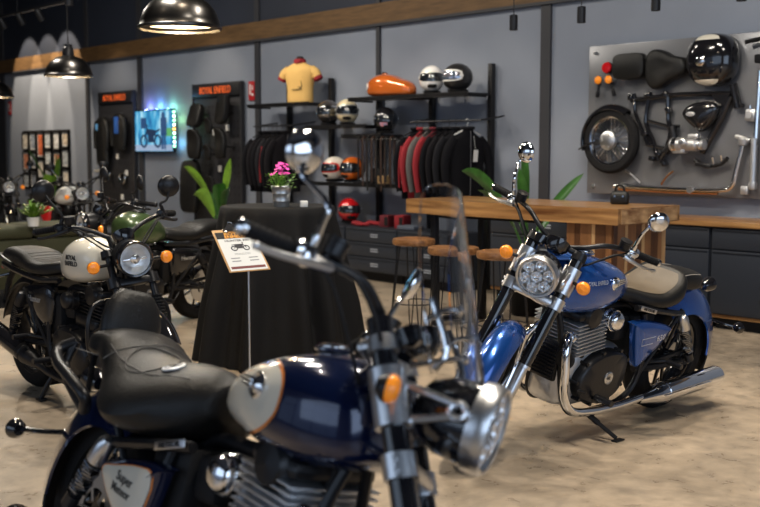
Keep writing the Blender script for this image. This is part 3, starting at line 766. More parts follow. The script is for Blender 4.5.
motorcycle(dict(style='roadster', pos=(-17.4, 6.9), head=-3, lean=6, steer=-25, paint=blackgl, chrome=True,
    label='dark motorcycle with amber signals cut by the left edge of the photo'))
# ================================================================ the room
def floor_mat():
    m = bpy.data.materials.new('polished_concrete'); m.use_nodes = True; nt = m.node_tree; b = nt.nodes['Principled BSDF']; N = nt.nodes.new; L = nt.links.new
    tc = N('ShaderNodeTexCoord')
    n1 = N('ShaderNodeTexNoise'); n1.inputs['Scale'].default_value = 1.1; n1.inputs['Detail'].default_value = 10; n1.inputs['Roughness'].default_value = .65; n1.inputs['Distortion'].default_value = .6
    n2 = N('ShaderNodeTexNoise'); n2.inputs['Scale'].default_value = 9; n2.inputs['Detail'].default_value = 8; n2.inputs['Roughness'].default_value = .7; n2.inputs['Distortion'].default_value = .3
    L(tc.outputs['Object'], n1.inputs['Vector']); L(tc.outputs['Object'], n2.inputs['Vector'])
    c1 = N('ShaderNodeValToRGB'); e = c1.color_ramp.elements; e[0].position = .3; e[1].position = .72
    e[0].color = (.25, .205, .155, 1); e[1].color = (.64, .51, .37, 1)
    c2 = N('ShaderNodeValToRGB'); e = c2.color_ramp.elements; e[0].position = .35; e[1].position = .62; e[0].color = (.60, .60, .61, 1); e[1].color = (1, 1, 1, 1)
    L(n1.outputs[0], c1.inputs[0]); L(n2.outputs[0], c2.inputs[0])
    mx = N('ShaderNodeMix'); mx.data_type = 'RGBA'; mx.blend_type = 'MULTIPLY'; mx.inputs[0].default_value = .75
    L(c1.outputs[0], mx.inputs[6]); L(c2.outputs[0], mx.inputs[7]); L(mx.outputs[2], b.inputs['Base Color'])
    rr = N('ShaderNodeMapRange'); rr.inputs[1].default_value = .3; rr.inputs[2].default_value = .7; rr.inputs[3].default_value = .22; rr.inputs[4].default_value = .48
    L(n2.outputs[0], rr.inputs[0]); L(rr.outputs[0], b.inputs['Roughness']); b.inputs['Specular IOR Level'].default_value = .4
    bp = N('ShaderNodeBump'); bp.inputs['Strength'].default_value = .08; bp.inputs['Distance'].default_value = .01; L(n2.outputs[0], bp.inputs['Height']); L(bp.outputs[0], b.inputs['Normal'])
    return m
wallm = mat('grey_wall_paint', (.205, .232, .288), .62, var=.06, vscale=1.2, bump=.05, bscale=30)
navyw = mat('navy_wall_paint', (.022, .028, .045), .6, var=.15, vscale=.7)
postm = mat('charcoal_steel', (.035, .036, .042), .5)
ledgem = mat('ochre_timber', (.12, .066, .026), .6, var=.25, vscale=4, stretch=(1, 8, 8))
XL, XR, YF, YB, ZT = -24, 5.2, -6.2, 8.3, 5.6
struct(MB().box(((XL+XR)/2, (YF+YB)/2, -.1), (XR-XL+.8, YB-YF+.8, .2)).build('floor', floor_mat()))
struct(MB().box(((XL+XR)/2, YB+.1, 1.44), (XR-XL, .2, 2.88)).build('wall_back', wallm))
struct(MB().box(((XL+XR)/2, YB+.1, 4.24), (XR-XL, .2, 2.72)).build('wall_back_upper', navyw))
struct(MB().box((XL-.1, (YF+YB)/2, ZT/2), (.2, YB-YF, ZT)).build('wall_left', navyw))
struct(MB().box(((XL+XR)/2, (YF+YB)/2, ZT+.1), (XR-XL+.8, YB-YF+.8, .2)).build('ceiling', mat('dark_ceiling', (.05, .055, .07), .8)))
m = MB(); m.box((XR+.1, -5.2, ZT/2), (.2, 2, ZT)); m.box((XR+.1, 7.2, ZT/2), (.2, 2.2, ZT)); m.box((XR+.1, 1.0, 4.7), (.2, 10.4, 1.8)); struct(m.build('wall_right', mat('pale_wall', (.45, .45, .46), .7)))
m = MB(); m.box((-18, YF-.1, ZT/2), (12, .2, ZT)); m.box((3.0, YF-.1, ZT/2), (4.4, .2, ZT)); m.box((-5.6, YF-.1, 4.8), (12.8, .2, 1.6)); struct(m.build('wall_front', MATS['pale_wall']))
# shop-front glazing bars (out of view behind the camera)
wfm = mat('window_frame_grey', (.05, .05, .055), .5)
m = MB()
for y in (-4.2, -1.6, 1.0, 3.6, 6.1): m.box((XR+.05, y, 1.9), (.1, .08, 3.8))
m.box((XR+.05, 1, .1), (.1, 10.4, .2)); m.box((XR+.05, 1, 2.4), (.1, 10.4, .06)); struct(m.build('window_1', wfm))
m = MB()
for x in (-12, -8.8, -5.6, -2.4, .8): m.box((x, YF-.05, 2.0), (.08, .1, 4.0))
m.box((-5.6, YF-.05, .1), (12.8, .1, .2)); m.box((-5.6, YF-.05, 2.5), (12.8, .1, .06)); struct(m.build('window_2', wfm))
# ledge between the grey and the navy wall, with a dark angle under it
struct(MB().box(((XL+XR)/2, 8.28, 3.005), (XR-XL, .04, .25)).build('trim_1', ledgem))
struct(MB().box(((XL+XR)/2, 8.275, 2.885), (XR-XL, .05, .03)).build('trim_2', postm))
for i, (x, w_) in enumerate([(-19.85, .5), (-16.28, .10), (-14.56, .13), (-11.5, .10), (-9.13, .06), (-6.68, .12), (-3.2, .12)]):
    struct(MB().box((x, 8.285, 2.1), (w_, .03, 4.2)).build('trim_%d' % (i+3), postm))
struct(MB().box((-13.9, 8.285, .06), (20, .03, .12)).build('baseboard_back', postm))

# door-sized dark opening at the far left end
# ---------------------------------------------------------------- pendants and spots
bronze = mat('dark_bronze_metal', (.09, .085, .08), .28, 1, bump=.05, bscale=12)
innerw = mat('pendant_inner', (.75, .66, .48), .5)
def pendant(x, y, z, label):
    r = empty('pendant_lamp', (x, y, z)); tag(r, label, 'lamp', 'large dome pendant lamps')
    m = MB(); pr = [(.255, -.005), (.262, 0), (.262, .012), (.25, .022), (.245, .05), (.225, .105), (.185, .155), (.135, .19), (.085, .208), (.06, .214)]
    m.lathe(pr+[(r_-.006, z_-.004) for r_, z_ in pr[::-1]], (0, 0, 0), (0, 0, 1), 48, False); sh = m.build('shade', bronze, r, ang=50)
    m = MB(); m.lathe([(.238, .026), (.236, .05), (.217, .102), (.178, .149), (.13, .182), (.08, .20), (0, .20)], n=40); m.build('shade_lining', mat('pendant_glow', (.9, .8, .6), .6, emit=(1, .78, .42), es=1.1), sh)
    m = MB(); m.lathe([(.062, .205), (.062, .27), (.055, .28), (.055, .30), (.045, .31), (.045, .335), (.012, .345), (0, .345)], n=24); m.build('socket', blackst, r)
    m = MB(); m.cyl((0, 0, .34), (0, 0, ZT-z), .006, None, 6); m.build('cord', blackmt, r)
    m = MB(); m.lathe([(0, .075), (.03, .08), (.045, .11), (.035, .145), (.02, .17), (.02, .20)], n=20); m.build('bulb', mat('warm_bulb', (1, .9, .7), .3, emit=(1, .80, .50), es=9), r)
    l = bpy.data.lights.new('pendant_light', 'POINT'); l.energy = 16; l.color = WARM; l.shadow_soft_size = .05; o = bpy.data.objects.new('pendant_light', l); COL.objects.link(o); o.location = (x, y, z+.03)
    return r
pendant(-5.82, 3.60, 2.21, 'large dark dome pendant lamp nearest, at the top edge of the photo')
pendant(-10.9, 5.33, 2.26, 'medium-looking dark dome pendant lamp above the cream-tanked motorcycle')
pendant(-15.5, 6.42, 2.24, 'dome pendant lamp cut by the left edge of the photo')

def can(x, y, z, label, target=None, e=0, L=.13, r=.035):
    t = empty('spot_lamp', (x, y, z)); tag(t, label, 'lamp', 'cylinder spot lamps on cords')
    m = MB(); m.lathe([(r-.008, .012), (r-.004, 0), (r, .0), (r, L-.006), (r-.006, L), (0, L)], n=24); m.build('housing', blackst, t)
    m = MB(); m.lathe([(r-.008, .01), (0, .012)], n=20); m.build('lens', mat('spot_lens', (1, .9, .75), .4, emit=(1, .86, .66), es=3), t)
    m = MB(); m.cyl((0, 0, L), (0, 0, ZT-z), .004, None, 6); m.build('cord', blackmt, t)
    if e: spot('spot_light', (x, y, z-.01), target, e, WARM, 62, .8)
can(-6.0, 7.0, 2.47, 'black cylinder spot lamp left of the dark wall post', (-6.3, 8.3, .9), 26)
can(-5.29, 7.0, 2.47, 'black cylinder spot lamp right of the dark wall post', (-5.2, 8.3, 1.3), 26)
can(-4.6, 7.0, 2.50, 'black cylinder spot lamp above the wall board of motorcycle parts', (-4.5, 8.3, 1.3), 26)
can(-8.55, 4.2, 2.68, 'short cylinder spot lamp above the mid pendant, left one', L=.10)
can(-8.48, 4.38, 2.75, 'short cylinder spot lamp above the mid pendant, right one', L=.10)
can(-3.9, 7.0, 2.50, 'black cylinder spot lamp nearest the right edge of the photo', (-3.6, 8.3, 1.3), 20)
# track with heads that wash the far wall
t = empty('track_rail', (-15.3, 6.7, 3.42)); tag(t, 'black ceiling track with spot heads at the upper left', 'track light')
m = MB(); m.box((0, 0, .05), (3.4, .035, .035)); 
for x in (-1.5, 0, 1.5): m.cyl((x, 0, .06), (x, 0, ZT-3.42), .006, None, 6)
m.build('rail', blackst, t)
TX = [-16.25, -15.85, -15.2, -14.56]
for i, x in enumerate(TX):
    m = MB(); d = V((0, .55, -1)).normalized(); p = V((x+15.3, 0, -.05))
    m.cyl(p+V((0, 0, .09)), p, .008, None, 8); m.lathe([(0, -.09), (.04, -.085), (.05, -.05), (.05, .09), (.044, .09), (.04, .02), (0, .02)], p, d, 20)
    m.build('spot_head', blackst, t)
for x, e in ((-18.5, 420), (-17.75, 400), (-17.0, 440)):
    spot('wall_washer', (x, 7.3, 4.25), (x, 8.3, 2.55), e*.62, (1, .82, .60), 44, .22, .03)
for x, e in ((-15.2, 60), (-12.4, 60)):
    spot('wall_washer', (x, 6.8, 3.9), (x, 8.3, 1.9), e, (1, .84, .64), 50, .9, .03)
for x, e in ((-10.2, 55), (-9.1, 40), (-8.1, 55), (-7.3, 35)):
    spot('rack_spot', (x, 6.2, 3.6), (x, 8.1, 1.7), e, WARM, 46, .7, .04)
# ceiling spots onto the machines and the bar table
for (x, y, tx, ty, e) in ((-2.2, 3.4, -3.2, 4.4, 150), (-3.6, 6.0, -3.2, 5.0, 120), (-1.4, 2.8, -2.2, 1.7, 90), (-4.6, 1.6, -3.0, 1.6, 70), (-4.9, 4.6, -5.2, 6.2, 70), (-6.0, 1.7, -5.4, 2.8, 80), (-8.6, 3.2, -7.8, 4.2, 60), (-5.0, 3.4, -5.9, 4.4, 50)):
    spot('ceiling_spot', (x, y, 4.6), (tx, ty, .6), e*1.15, WARM, 44, .6, .03)
# ================================================================ things on and along the back wall
wood = mat('acacia_wood', (.12, .045, .014), .34, coat=.25, col2=(.50, .27, .10), vscale=2.6, stretch=(.5, 5, 7), bump=.1, bscale=12)
walnut = mat('dark_walnut', (.07, .028, .012), .4, coat=.2, col2=(.15, .065, .026), vscale=3, stretch=(5, 5, .8), bump=.1, bscale=12)
sap = mat('sapwood', (.55, .33, .15), .4, coat=.2, var=.15, vscale=3, stretch=(6, 6, .8))
midw = mat('mid_walnut', (.20, .085, .03), .4, coat=.2, col2=(.32, .15, .06), vscale=3, stretch=(5, 5, .8))
steel = mat('anthracite_steel', (.020, .024, .033), .45, bump=.03, bscale=30)
steel2 = mat('anthracite_drawer', (.024, .029, .040), .42)
slotm = mat('pale_slot', (.34, .37, .42), .5)
panelm = mat('pegboard_black', (.022, .022, .026), .6)
brandm = mat('orange_lettering', (.85, .14, .03), .5, emit=(1, .16, .03), es=.12)
paperw = mat('paper_white', (.72, .72, .70), .7)
redsign = mat('sign_red', (.42, .015, .02), .5)
ledw = mat('screen_led', (.6, 1, .8), .5, emit=(.5, 1, .75), es=4)

# ---- accessory panels with lettering
def acc_panel(x0, x1, label, lett_label=None):
    r = empty('display_board', ((x0+x1)/2, 8.27, 0)); tag(r, label, 'display panel')
    w_ = x1-x0
    m = MB(); m.box((0, -.01, 1.33), (w_, .04, 2.10), None, .004)
    for s in (-1, 1): m.box((s*(w_/2-.012), -.035, 1.33), (.024, .03, 2.10))
    m.build('backboard', panelm, r)
    m = MB()
    for i in range(int(w_/.1)):
        for k in range(17): m.box((-w_/2+.1+i*.1, -.031, .45+k*.1), (.012, .004, .03))
    m.build('groove', mat('slot_black', (.004, .004, .005), .8), r)
    m = MB(); m.box((0, -.05, 2.28), (w_-.04, .03, .17), None, .004); h = m.build('header', mat('header_black', (.012, .012, .014), .5), r)
    m = MB(); m.text('Royal Enfield'.upper(), .135, frame((0, -.067, 2.275), (1, 0, 0), (0, -1, 0)), .004, sx=.76*w_/1.15, bold=.0); m.build('lettering', brandm, h)
acc_panel(-13.0, -11.8, 'tall black display panel holding motorcycle seats right of the television')
acc_panel(-15.8, -14.68, 'tall black display panel holding jackets and mirrors left of the television')

def hung(name, m_fn, mats, loc, label, cat_, rot=(0, 0, 0), group=None):
    o = m_fn().build(name, mats); o.location = loc; o.rotation_euler = rot; tag(o, label, cat_, group); return o
def pad_mb(w_, h, d):
    m = MB(); m.loft([ovl(x*.5*d*1.0, w_/2*f, -h/2*f, h/2*f, .45, 24) for x, f in ((-1, .86), (-.85, .96), (-.4, 1), (.3, 1), (.75, .94), (1, .8))]); return m
def fr_xf(mb, rz=0, rx=0, ry=0):
    Mx = Matrix.Rotation(rz, 3, 'Z') @ Matrix.Rotation(rx, 3, 'X') @ Matrix.Rotation(ry, 3, 'Y'); mb.v = [Mx @ v for v in mb.v]; return mb
def bucket_mb(sc=1):
    m = MB(); rows = [(-.19, .05, .02), (-.17, .10, .03), (-.08, .13, .05), (.05, .14, .055), (.14, .12, .075), (.19, .09, .10), (.21, .04, .10)]
    m.loft([[V((w_*math.copysign(abs(math.cos(2*PI*j/24))**.7, math.cos(2*PI*j/24)), -d*.5-.05*max(0, z*4)**2+.05*math.copysign(abs(math.sin(2*PI*j/24))**.7, math.sin(2*PI*j/24)), z)) for j in range(24)] for z, w_, d in catv(rows, 3)])
    for i, v in enumerate(m.v): m.v[i] = v*sc
    return m
def hungseat(loc, fn, rz, rx, label, group=None):
    r = empty('motorcycle_saddle', (loc[0], loc[1]-.05, loc[2]), rz, rx); tag(r, label, 'motorcycle seat', group)
    fn().build('cushion', leather, r)
    m = MB(); m.cyl((0, .0, -.02), (0, (8.231-loc[1]+.05-.02*math.sin(rx))/math.cos(rx)/math.cos(rz), -.02), .012, None, 8); m.build('hook', blackst, r)
hungseat((-12.70, 8.13, 1.93), lambda: fr_xf(pad_mb(.26, .34, .10), PI/2), .1, -.3, 'flat pillion seat at the top left of the black panel by the television')
hungseat((-12.03, 8.13, 2.00), lambda: fr_xf(pad_mb(.26, .40, .10), PI/2), -.1, -.15, 'tall ribbed pillion seat at the top right of the black seat panel')
hungseat((-12.66, 8.10, 1.52), bucket_mb, .15, -.1, 'scooped rider seat in the middle left of the black seat panel')
hungseat((-12.00, 8.10, 1.53), bucket_mb, -.15, -.1, 'scooped rider seat in the middle right of the black seat panel')
hungseat((-12.36, 8.13, 1.78), lambda: bucket_mb(.55), 0, 0, 'small brown seat pad in the centre of the black seat panel')
hungseat((-12.36, 8.11, 1.42), lambda: bucket_mb(.55), 0, 0, 'small dark seat pad below the centre of the seat panel')
hungseat((-12.78, 8.08, .95), lambda: fr_xf(pad_mb(.34, .75, .12), PI/2), .2, -.05, 'tall brown backrest seat at the lower left of the seat panel')
hungseat((-12.32, 8.13, .98), lambda: bucket_mb(.6), 0, .0, 'small brown seat pad at the lower centre of the seat panel')
for (x, z, lb) in ((-12.46, 1.70, 'small white price tag at the top left of the seat panel'), (-12.33, 1.63, 'small white price tag in the middle of the seat panel'), (-12.34, 1.20, 'small white price tag below the centre pad of the seat panel'), (-12.14, 1.76, 'small white price tag under the top right saddle of the seat panel'), (-12.15, 1.15, 'small white price tag low on the right of the seat panel'), (-12.2, .50, 'small white price tag near the foot of the seat panel'),
        (-15.22, 1.36, 'small white price tag left of centre on the jacket panel'), (-14.95, 1.10, 'small white price tag at the right of the jacket panel'), (-15.1, .72, 'small white price tag near the foot of the jacket panel')):
    o = MB().box((0, 0, 0), (.075, .012, .085)).build('price_tag', paperw); o.location = (x, 8.231, z); tag(o, lb, 'tag', 'white price tags on the black panels')

# ---- goods on the left panel
ob = bpy.data.objects
def pk(name, label, cat_, x, z, y=8.20): r = empty(name, (x, y, z)); tag(r, label, cat_); return r
for x, z, L_, mm, lb in ((-15.53, 1.98, .75, blackst, 'black riding jacket hanging at the left of the jacket panel'), (-14.98, 2.02, .55, blackst, 'black jacket with blue chest hanging at the right of the jacket panel')):
    r = pk('riding_jacket', lb, 'jacket', x, z, 8.14); m = MB()
    m.loft([[V((w_*math.copysign(abs(math.cos(2*PI*j/20))**.8, math.cos(2*PI*j/20)), d*math.sin(2*PI*j/20)*(1+.1*math.sin(j*3.)), zz)) for j in range(20)] for zz, w_, d in catv([(-L_, .17, .06), (-L_*.5, .17, .07), (-.12, .19, .07), (-.03, .12, .05), (0, .05, .04)], 3)]); m.build('body', leather, r, ang=70)
    for s_ in (-1, 1): MB().tube([(s_*.14, 0, -.08), (s_*.19, -.01, -.25), (s_*.18, -.02, -.5)], [.055, .05, .04], 10, 3).build('sleeve', leather, r, ang=70)
    MB().cyl((0, 0, 0), (0, .09, .03), .006, None, 6).build('hook', chrome, r)
    if x > -15.3: MB().box((.03, -.07, -.18), (.12, .02, .26), None, .008).build('chest_patch', mat('blue_patch', (.03, .12, .45), .5), r)
    else: MB().box((-.05, -.07, -.16), (.08, .02, .10), None, .006).build('chest_patch', mat('pale_blue_patch', (.12, .35, .7), .5), r)
r = pk('round_headlamp', 'round chrome headlamp ring low on the jacket panel', 'light', -14.98, 1.02, 8.17); m = MB(); m.torus((0, 0, 0), (0, 1, 0), .085, .012, 28, 8); m.build('ring', chrome, r); MB().lathe([(.08, .0), (.06, .05), (0, .06)], (0, 0, 0), (0, 1, 0), 24).build('bowl', blackst, r)
r = pk('bar_mirror', 'small round mirror low on the left of the jacket panel', 'mirror', -15.40, 1.08, 8.17); m = MB(); m.lathe([(0, 0), (.05, .0), (.055, .012), (.04, .03), (0, .035)], (0, -.02, 0), (0, 1, 0), 24); m.build('mirror_head', chrome, r); MB().tube([(0, 0, 0), (.05, .02, -.12), (.04, .06, -.2)], .007, 6, 2).build('mirror_stalk', blackst, r)
r = pk('glove_pair', 'pair of pale gloves hanging on the left edge of the jacket panel', 'gloves', -15.70, 1.12, 8.17)
for s_ in (-1, 1): MB().loft([ovl(xx, w_, -.02, .02, .8, 12) for xx, w_ in ((-.10, .03), (-.02, .045), (.04, .04), (.10, .02))]).build('glove', mat('pale_glove', (.45, .42, .36), .7), r).location = (s_*.05, 0, 0)

# ---- television
tv = empty('television', (-14.005, 8.2, 1.74)); tag(tv, 'wide television on the wall showing a blue picture with light strip', 'television')
MB().box((0, 0, 0), (1.10, .05, .64), None, .006).build('casing', blackgl, tv)
def scr_mat():
    m = bpy.data.materials.new('screen_picture'); m.use_nodes = True; nt = m.node_tree; b = nt.nodes['Principled BSDF']; N = nt.nodes.new; L = nt.links.new
    tc = N('ShaderNodeTexCoord'); mp = N('ShaderNodeMapping'); mp.inputs['Scale'].default_value = (5, 1, 1.6); L(tc.outputs['Object'], mp.inputs[0])
    n = N('ShaderNodeTexNoise'); n.inputs['Scale'].default_value = 1.6; n.inputs['Detail'].default_value = 3; L(mp.outputs[0], n.inputs[0])
    c = N('ShaderNodeValToRGB'); e = c.color_ramp.elements; e[0].position = .35; e[0].color = (.01, .09, .26, 1); e[1].position = .68; e[1].color = (.35, .62, .75, 1); q = e.new(.5); q.color = (.05, .32, .55, 1)
    L(n.outputs[0], c.inputs[0]); L(c.outputs[0], b.inputs['Emission Color']); b.inputs['Emission Strength'].default_value = .8; b.inputs['Base Color'].default_value = (.01, .01, .01, 1); b.inputs['Roughness'].default_value = .15; return m
scrn = MB().box((0, -.027, .0), (1.07, .004, .60)).build('screen', scr_mat(), tv)
em_d = mat('picture_dark', (.005, .01, .02), .4, emit=(.01, .03, .08), es=.6)
m = MB()
for cx in (-.27, .13): m.torus((cx, -.031, -.15), (0, 1, 0), .085, .016, 24, 6)
m.tube([(-.27, -.031, -.15), (-.20, -.031, .0), (-.16, -.031, .08), (-.22, -.031, .10)], .010, 6, 2); m.box((-.06, -.031, -.02), (.26, .004, .09), (0, .1, 0)); m.box((-.07, -.031, -.11), (.16, .004, .12)); m.box((.12, -.031, .0), (.14, .004, .03), (0, -.3, 0))
m.build('picture_motorcycle', em_d, scrn)
m = MB(); m.box((.30, -.031, .06), (.17, .004, .26)); m.box((.26, -.031, -.15), (.05, .004, .24)); m.box((.33, -.031, -.15), (.05, .004, .24)); m.ball((.29, -.031, .22), (.05, .004, .06), 12, 8); m.box((-.28, -.031, .12), (.16, .004, .16)); m.build('picture_figure', mat('picture_navy', (.01, .02, .05), .4, emit=(.02, .07, .18), es=.6), scrn)
m = MB(); m.box((.42, -.0305, -.02), (.22, .003, .12)); m.build('picture_green', mat('picture_green', (.02, .1, .03), .4, emit=(.10, .35, .12), es=.7), scrn)
m = MB(); m.box((.0, -.030, -.25), (1.06, .003, .09)); m.build('picture_ground', mat('picture_ground', (.1, .1, .12), .4, emit=(.25, .35, .50), es=.7), scrn)
for i in range(9):
    z = .27-i*.062; cc = (1, .45, .1) if i == 4 else ((.6, 1, .85) if i % 2 else (.3, 1, .45))
    MB().box((.575, -.02, z), (.035, .02, .032), None, .006).build('light_strip_led', mat('led_%d' % (0 if i == 4 else 1+i % 2), cc, .5, emit=cc, es=4.5), tv)
for x, z, c, e in ((-14.3, 2.08, (.25, .3, 1), 2.2), (-14.0, 2.10, (.15, .45, 1), 2.2), (-13.65, 2.08, (.3, .9, .6), 1.6), (-13.44, 1.9, (.4, .9, .35), .7), (-13.44, 1.55, (.2, .6, 1), .9)):
    l = bpy.data.lights.new('screen_backlight', 'POINT'); l.energy = e; l.color = c; l.shadow_soft_size = .03; o = bpy.data.objects.new('screen_backlight', l); COL.objects.link(o); o.location = (x, 8.22, z)

# ---- fire signs
for x, lb in ((-11.64, 'red fire safety sign right of the black seat panel'), (-19.4, 'red fire safety sign at the far left of the back wall')):
    r = empty('fire_sign', (x, 8.285, 2.24)); tag(r, lb, 'sign')
    MB().box((0, 0, 0), (.13, .012, .25), None, .002).build('plate', redsign, r)
    m = MB(); m.box((-.025, -.008, .02), (.024, .003, .14)); m.box((.028, -.008, -.05), (.035, .003, .035)); m.box((.025, -.008, .04), (.02, .003, .06)); m.build('symbol', paperw, r)

# ---- framed photographs
rnd = random.Random(4)
pics = [(.30, .33, .36), (.5, .46, .40), (.40, .16, .09), (.16, .18, .22), (.55, .55, .56), (.22, .25, .30), (.45, .38, .3)]
cols = [-18.72, -18.41, -18.10, -17.79, -17.45, -17.12]; hs = [[.34, .38, .30], [.36, .32, .34, ], [.48, .36, .30], [.32, .28, .36], [.34, .34, .28], [.30, .34, .30]]
where = ['first', 'second', 'third', 'fourth', 'fifth', 'sixth']; rown = ['top', 'second', 'third']
for i, x in enumerate(cols):
    z = 1.79
    for k, h in enumerate(hs[i]):
        r = empty('framed_photo', (x, 8.28, z-h/2)); tag(r, 'framed photograph in the wall collage, %s column from left, %s row' % (where[i], rown[k]), 'picture frame', 'framed photographs on the far wall')
        w_ = .26; m = MB()
        for s in (-1, 1): m.box((s*(w_/2-.012), -.01, 0), (.024, .03, h-.02)); m.box((0, -.01, s*((h-.02)/2-.012)), (w_, .03, .024))
        m.build('frame', blackmt, r)
        c = pics[rnd.randrange(7)] if (i, k) != (2, 0) else (.5, .12, .05)
        MB().box((0, -.004, 0), (w_-.03, .01, h-.05)).build('mount', paperw, r)
        MB().box((0, -.011, 0), (w_-.10, .006, h-.12)).build('picture', mat('print_%d' % (pics.index(c) if c in pics else 9), c, .5, var=.6, vscale=16), r)
        z -= h+.005
m = MB(); m.box((-17.92, 8.295, 1.28), (1.90, .008, 1.06)); o = m.build('picture_board', blackmt); tag(o, 'thin black backing board behind the framed photographs', 'board')

# ---- shelving rack
rack = empty('shelving_rack', (-9.1, 8.2, 0)); tag(rack, 'black wall shelving rack carrying helmets, clothes rails and accessories', 'shelf rack')
def rk(mb): mb.v = [v-V((-9.1, 8.2, 0)) for v in mb.v]; return mb
for x, h in ((-10.76, 2.3), (-9.93, 2.32), (-9.07, 2.32), (-8.21, 2.32), (-7.35, 2.34)):
    m = MB(); m.box((x, 8.24, h/2), (.055, .06, h), None, .004)
    rk(m).build('post', blackst, rack)
    m = MB()
    for k in range(40): m.box((x, 8.209, .3+k*.05), (.012, .004, .022))
    rk(m).build('post_slots', mat('slot_black', (.004, .004, .005), .8), rack)
def shelf(x0, x1, z, y0=7.86, name='shelf', mm=None, th=.022):
    m = MB(); m.box(((x0+x1)/2, (y0+8.2)/2, z-th/2), (x1-x0, 8.2-y0, th), None, .003); m.box(((x0+x1)/2, y0+.006, z-.012), (x1-x0, .012, .045))
    for x in (x0+.05, x1-.05): m.box((x, (y0+8.2)/2, z-.030), (.02, 8.2-y0-.02, .018))
    rk(m).build(name, mm or blackst, rack)
for a in ((-11.15, -9.90, 2.02), (-9.95, -8.88, 1.735), (-9.18, -8.25, 2.035), (-8.25, -7.33, 2.035), (-9.30, -8.62, 1.625), (-9.95, -8.25, 1.075)): shelf(*a)
def rail(x0, x1, z, y=7.84):
    m = MB(); m.tube([(x0, y, z), (x1, y, z)], .009, 8, 1)
    for x in (x0+.02, x1-.02): m.tube([(x, y, z), (x, 8.0, z+.02), (x, 8.2, z+.05)], .009, 6, 1)
    rk(m).build('hanging_rail', blackst, rack)
rail(-10.98, -10.18, 1.75); rail(-8.14, -7.12, 1.75); rail(-8.95, -8.30, 1.57, 7.80)

# ---- helmets
visor = mat('dark_visor', (.01, .012, .016), .06, coat=1, spec=.8)
def helmet(x, y, z, rz, shellm, label, trimm=None, vis=None, kind='full', patch=None, group=None):
    r = empty('helmet', (x, y, z), rz); r.scale = (1.1, 1.1, 1.08); tag(r, label, 'helmet', group)
    # local: face looks to -y
    def shellpt(th, ph, k=1.0):   # th azimuth (0 = face), ph elevation
        cx = math.cos(ph); f = 1+.10*max(0, math.cos(th))*max(0, -math.sin(ph)+.15)
        return V((.122*k*math.sin(th)*cx, -.150*k*math.cos(th)*cx*f, .150+.132*k*math.sin(ph)))
    m = MB(); NT, NP = 36, 16; rings = []
    for i in range(NP+1):
        ph = -1.02+(PI/2-.02+1.02)*i/NP; rings.append([shellpt(2*PI*j/NT, ph) for j in range(NT)])
    m.loft(rings); sh = m.build('shell', shellm, r, ang=70)
    def patchmb(t0, t1, p0, p1, k, n=18, q=8, round_=.0):
        mm = MB(); vs = []; fs = []
        for lay in (k, k-.03):
            for i in range(q+1):
                for j in range(n+1):
                    u = -1+2*j/n; v = -1+2*i/q; e = 1-round_*abs(u)**6
                    vs.append(shellpt((t0+t1)/2+(t1-t0)/2*u, (p0+p1)/2+(p1-p0)/2*v*e, lay))
        o2 = (n+1)*(q+1)
        for i in range(q):
            for j in range(n): a = i*(n+1)+j; fs.append([a, a+1, a+n+2, a+n+1]); fs.append([o2+a, o2+a+n+1, o2+a+n+2, o2+a+1])
        for j in range(n): fs.append([j, j+1, o2+j+1, o2+j]); a = q*(n+1)+j; fs.append([a+1, a, o2+a, o2+a+1])
        for i in range(q): a = i*(n+1); fs.append([a+n+1, a, o2+a, o2+a+n+1]); a += n; fs.append([a, a+n+1, o2+a+n+1, o2+a])
        return mm.add(vs, fs)
    patchmb(-1.25, 1.25, -.22, .42, 1.02, round_=.45).build('visor', vis or visor, sh, ang=70)
    if trimm: patchmb(-1.38, 1.38, -.32, .54, 1.008, round_=.4).build('visor_trim', trimm, sh, ang=70)
    if kind == 'full':
        m = patchmb(-.45, .45, -.78, -.45, 1.015, 10, 4, .5); m.build('chin_vent', blackmt, sh, ang=70)
    m = MB(); 
    for s in (-1, 1): m.lathe([(0, .008), (.016, .006), (.018, -.006)], shellpt(s*1.32, .08, 1.0), (s, -.2, 0), 14)
    m.build('visor_screws', chrome if trimm is None else trimm, sh)
    m = MB(); m.lathe([(.088, .032), (.080, .012), (.074, .012), (.078, .034)], (0, .0, 0), (0, 0, 1), 30); m.v = [V((v.x, v.y*1.2, v.z)) for v in m.v]; m.build('neck_roll', blackmt, sh)
    if patch:
        patchmb(*patch[0], 1.006, round_=.3).build('decal', patch[1], sh, ang=70)
    return r
cb = R(47)
helmet(-9.67, 7.98, 1.737, cb-.3, mat('dark_silver_shell', (.16, .15, .15), .2, .8, coat=.6, var=.5, vscale=18), 'dark silver patterned helmet beside the cream one on the middle shelf', chrome)
helmet(-9.33, 7.98, 1.737, cb, mat('cream_shell', (.72, .62, .40), .25, coat=.7), 'cream helmet with dark visor on the middle shelf', mat('silver_band', (.5, .5, .48), .3, .6))
helmet(-7.96, 7.98, 2.037, cb, mat('white_shell', (.80, .80, .80), .2, coat=.8), 'white full face helmet on the top shelf', white)
helmet(-7.58, 7.98, 2.037, cb-1.05, mat('black_matt_shell', (.02, .02, .022), .3, coat=.4), 'black helmet with white visor rim on the top shelf', white, mat('iridescent_visor', (.35, .32, .35), .12, .7, coat=1, col2=(.12, .2, .3), vscale=25))
helmet(-8.69, 7.99, 1.627, cb+.2, blackgl, 'black helmet with a blue and red mark on the short shelf under the orange tank', None, visor, patch=((-.75, -.1, -.55, .05), mat('helmet_mark_blue', (.15, .35, .6), .3, col2=(.75, .15, .1), vscale=12, coat=.5)))
helmet(-9.56, 7.98, 1.077, cb-.9, mat('offwhite_shell', (.66, .62, .55), .25, coat=.7), 'off-white helmet with red rear on the lower shelf', redp, visor)
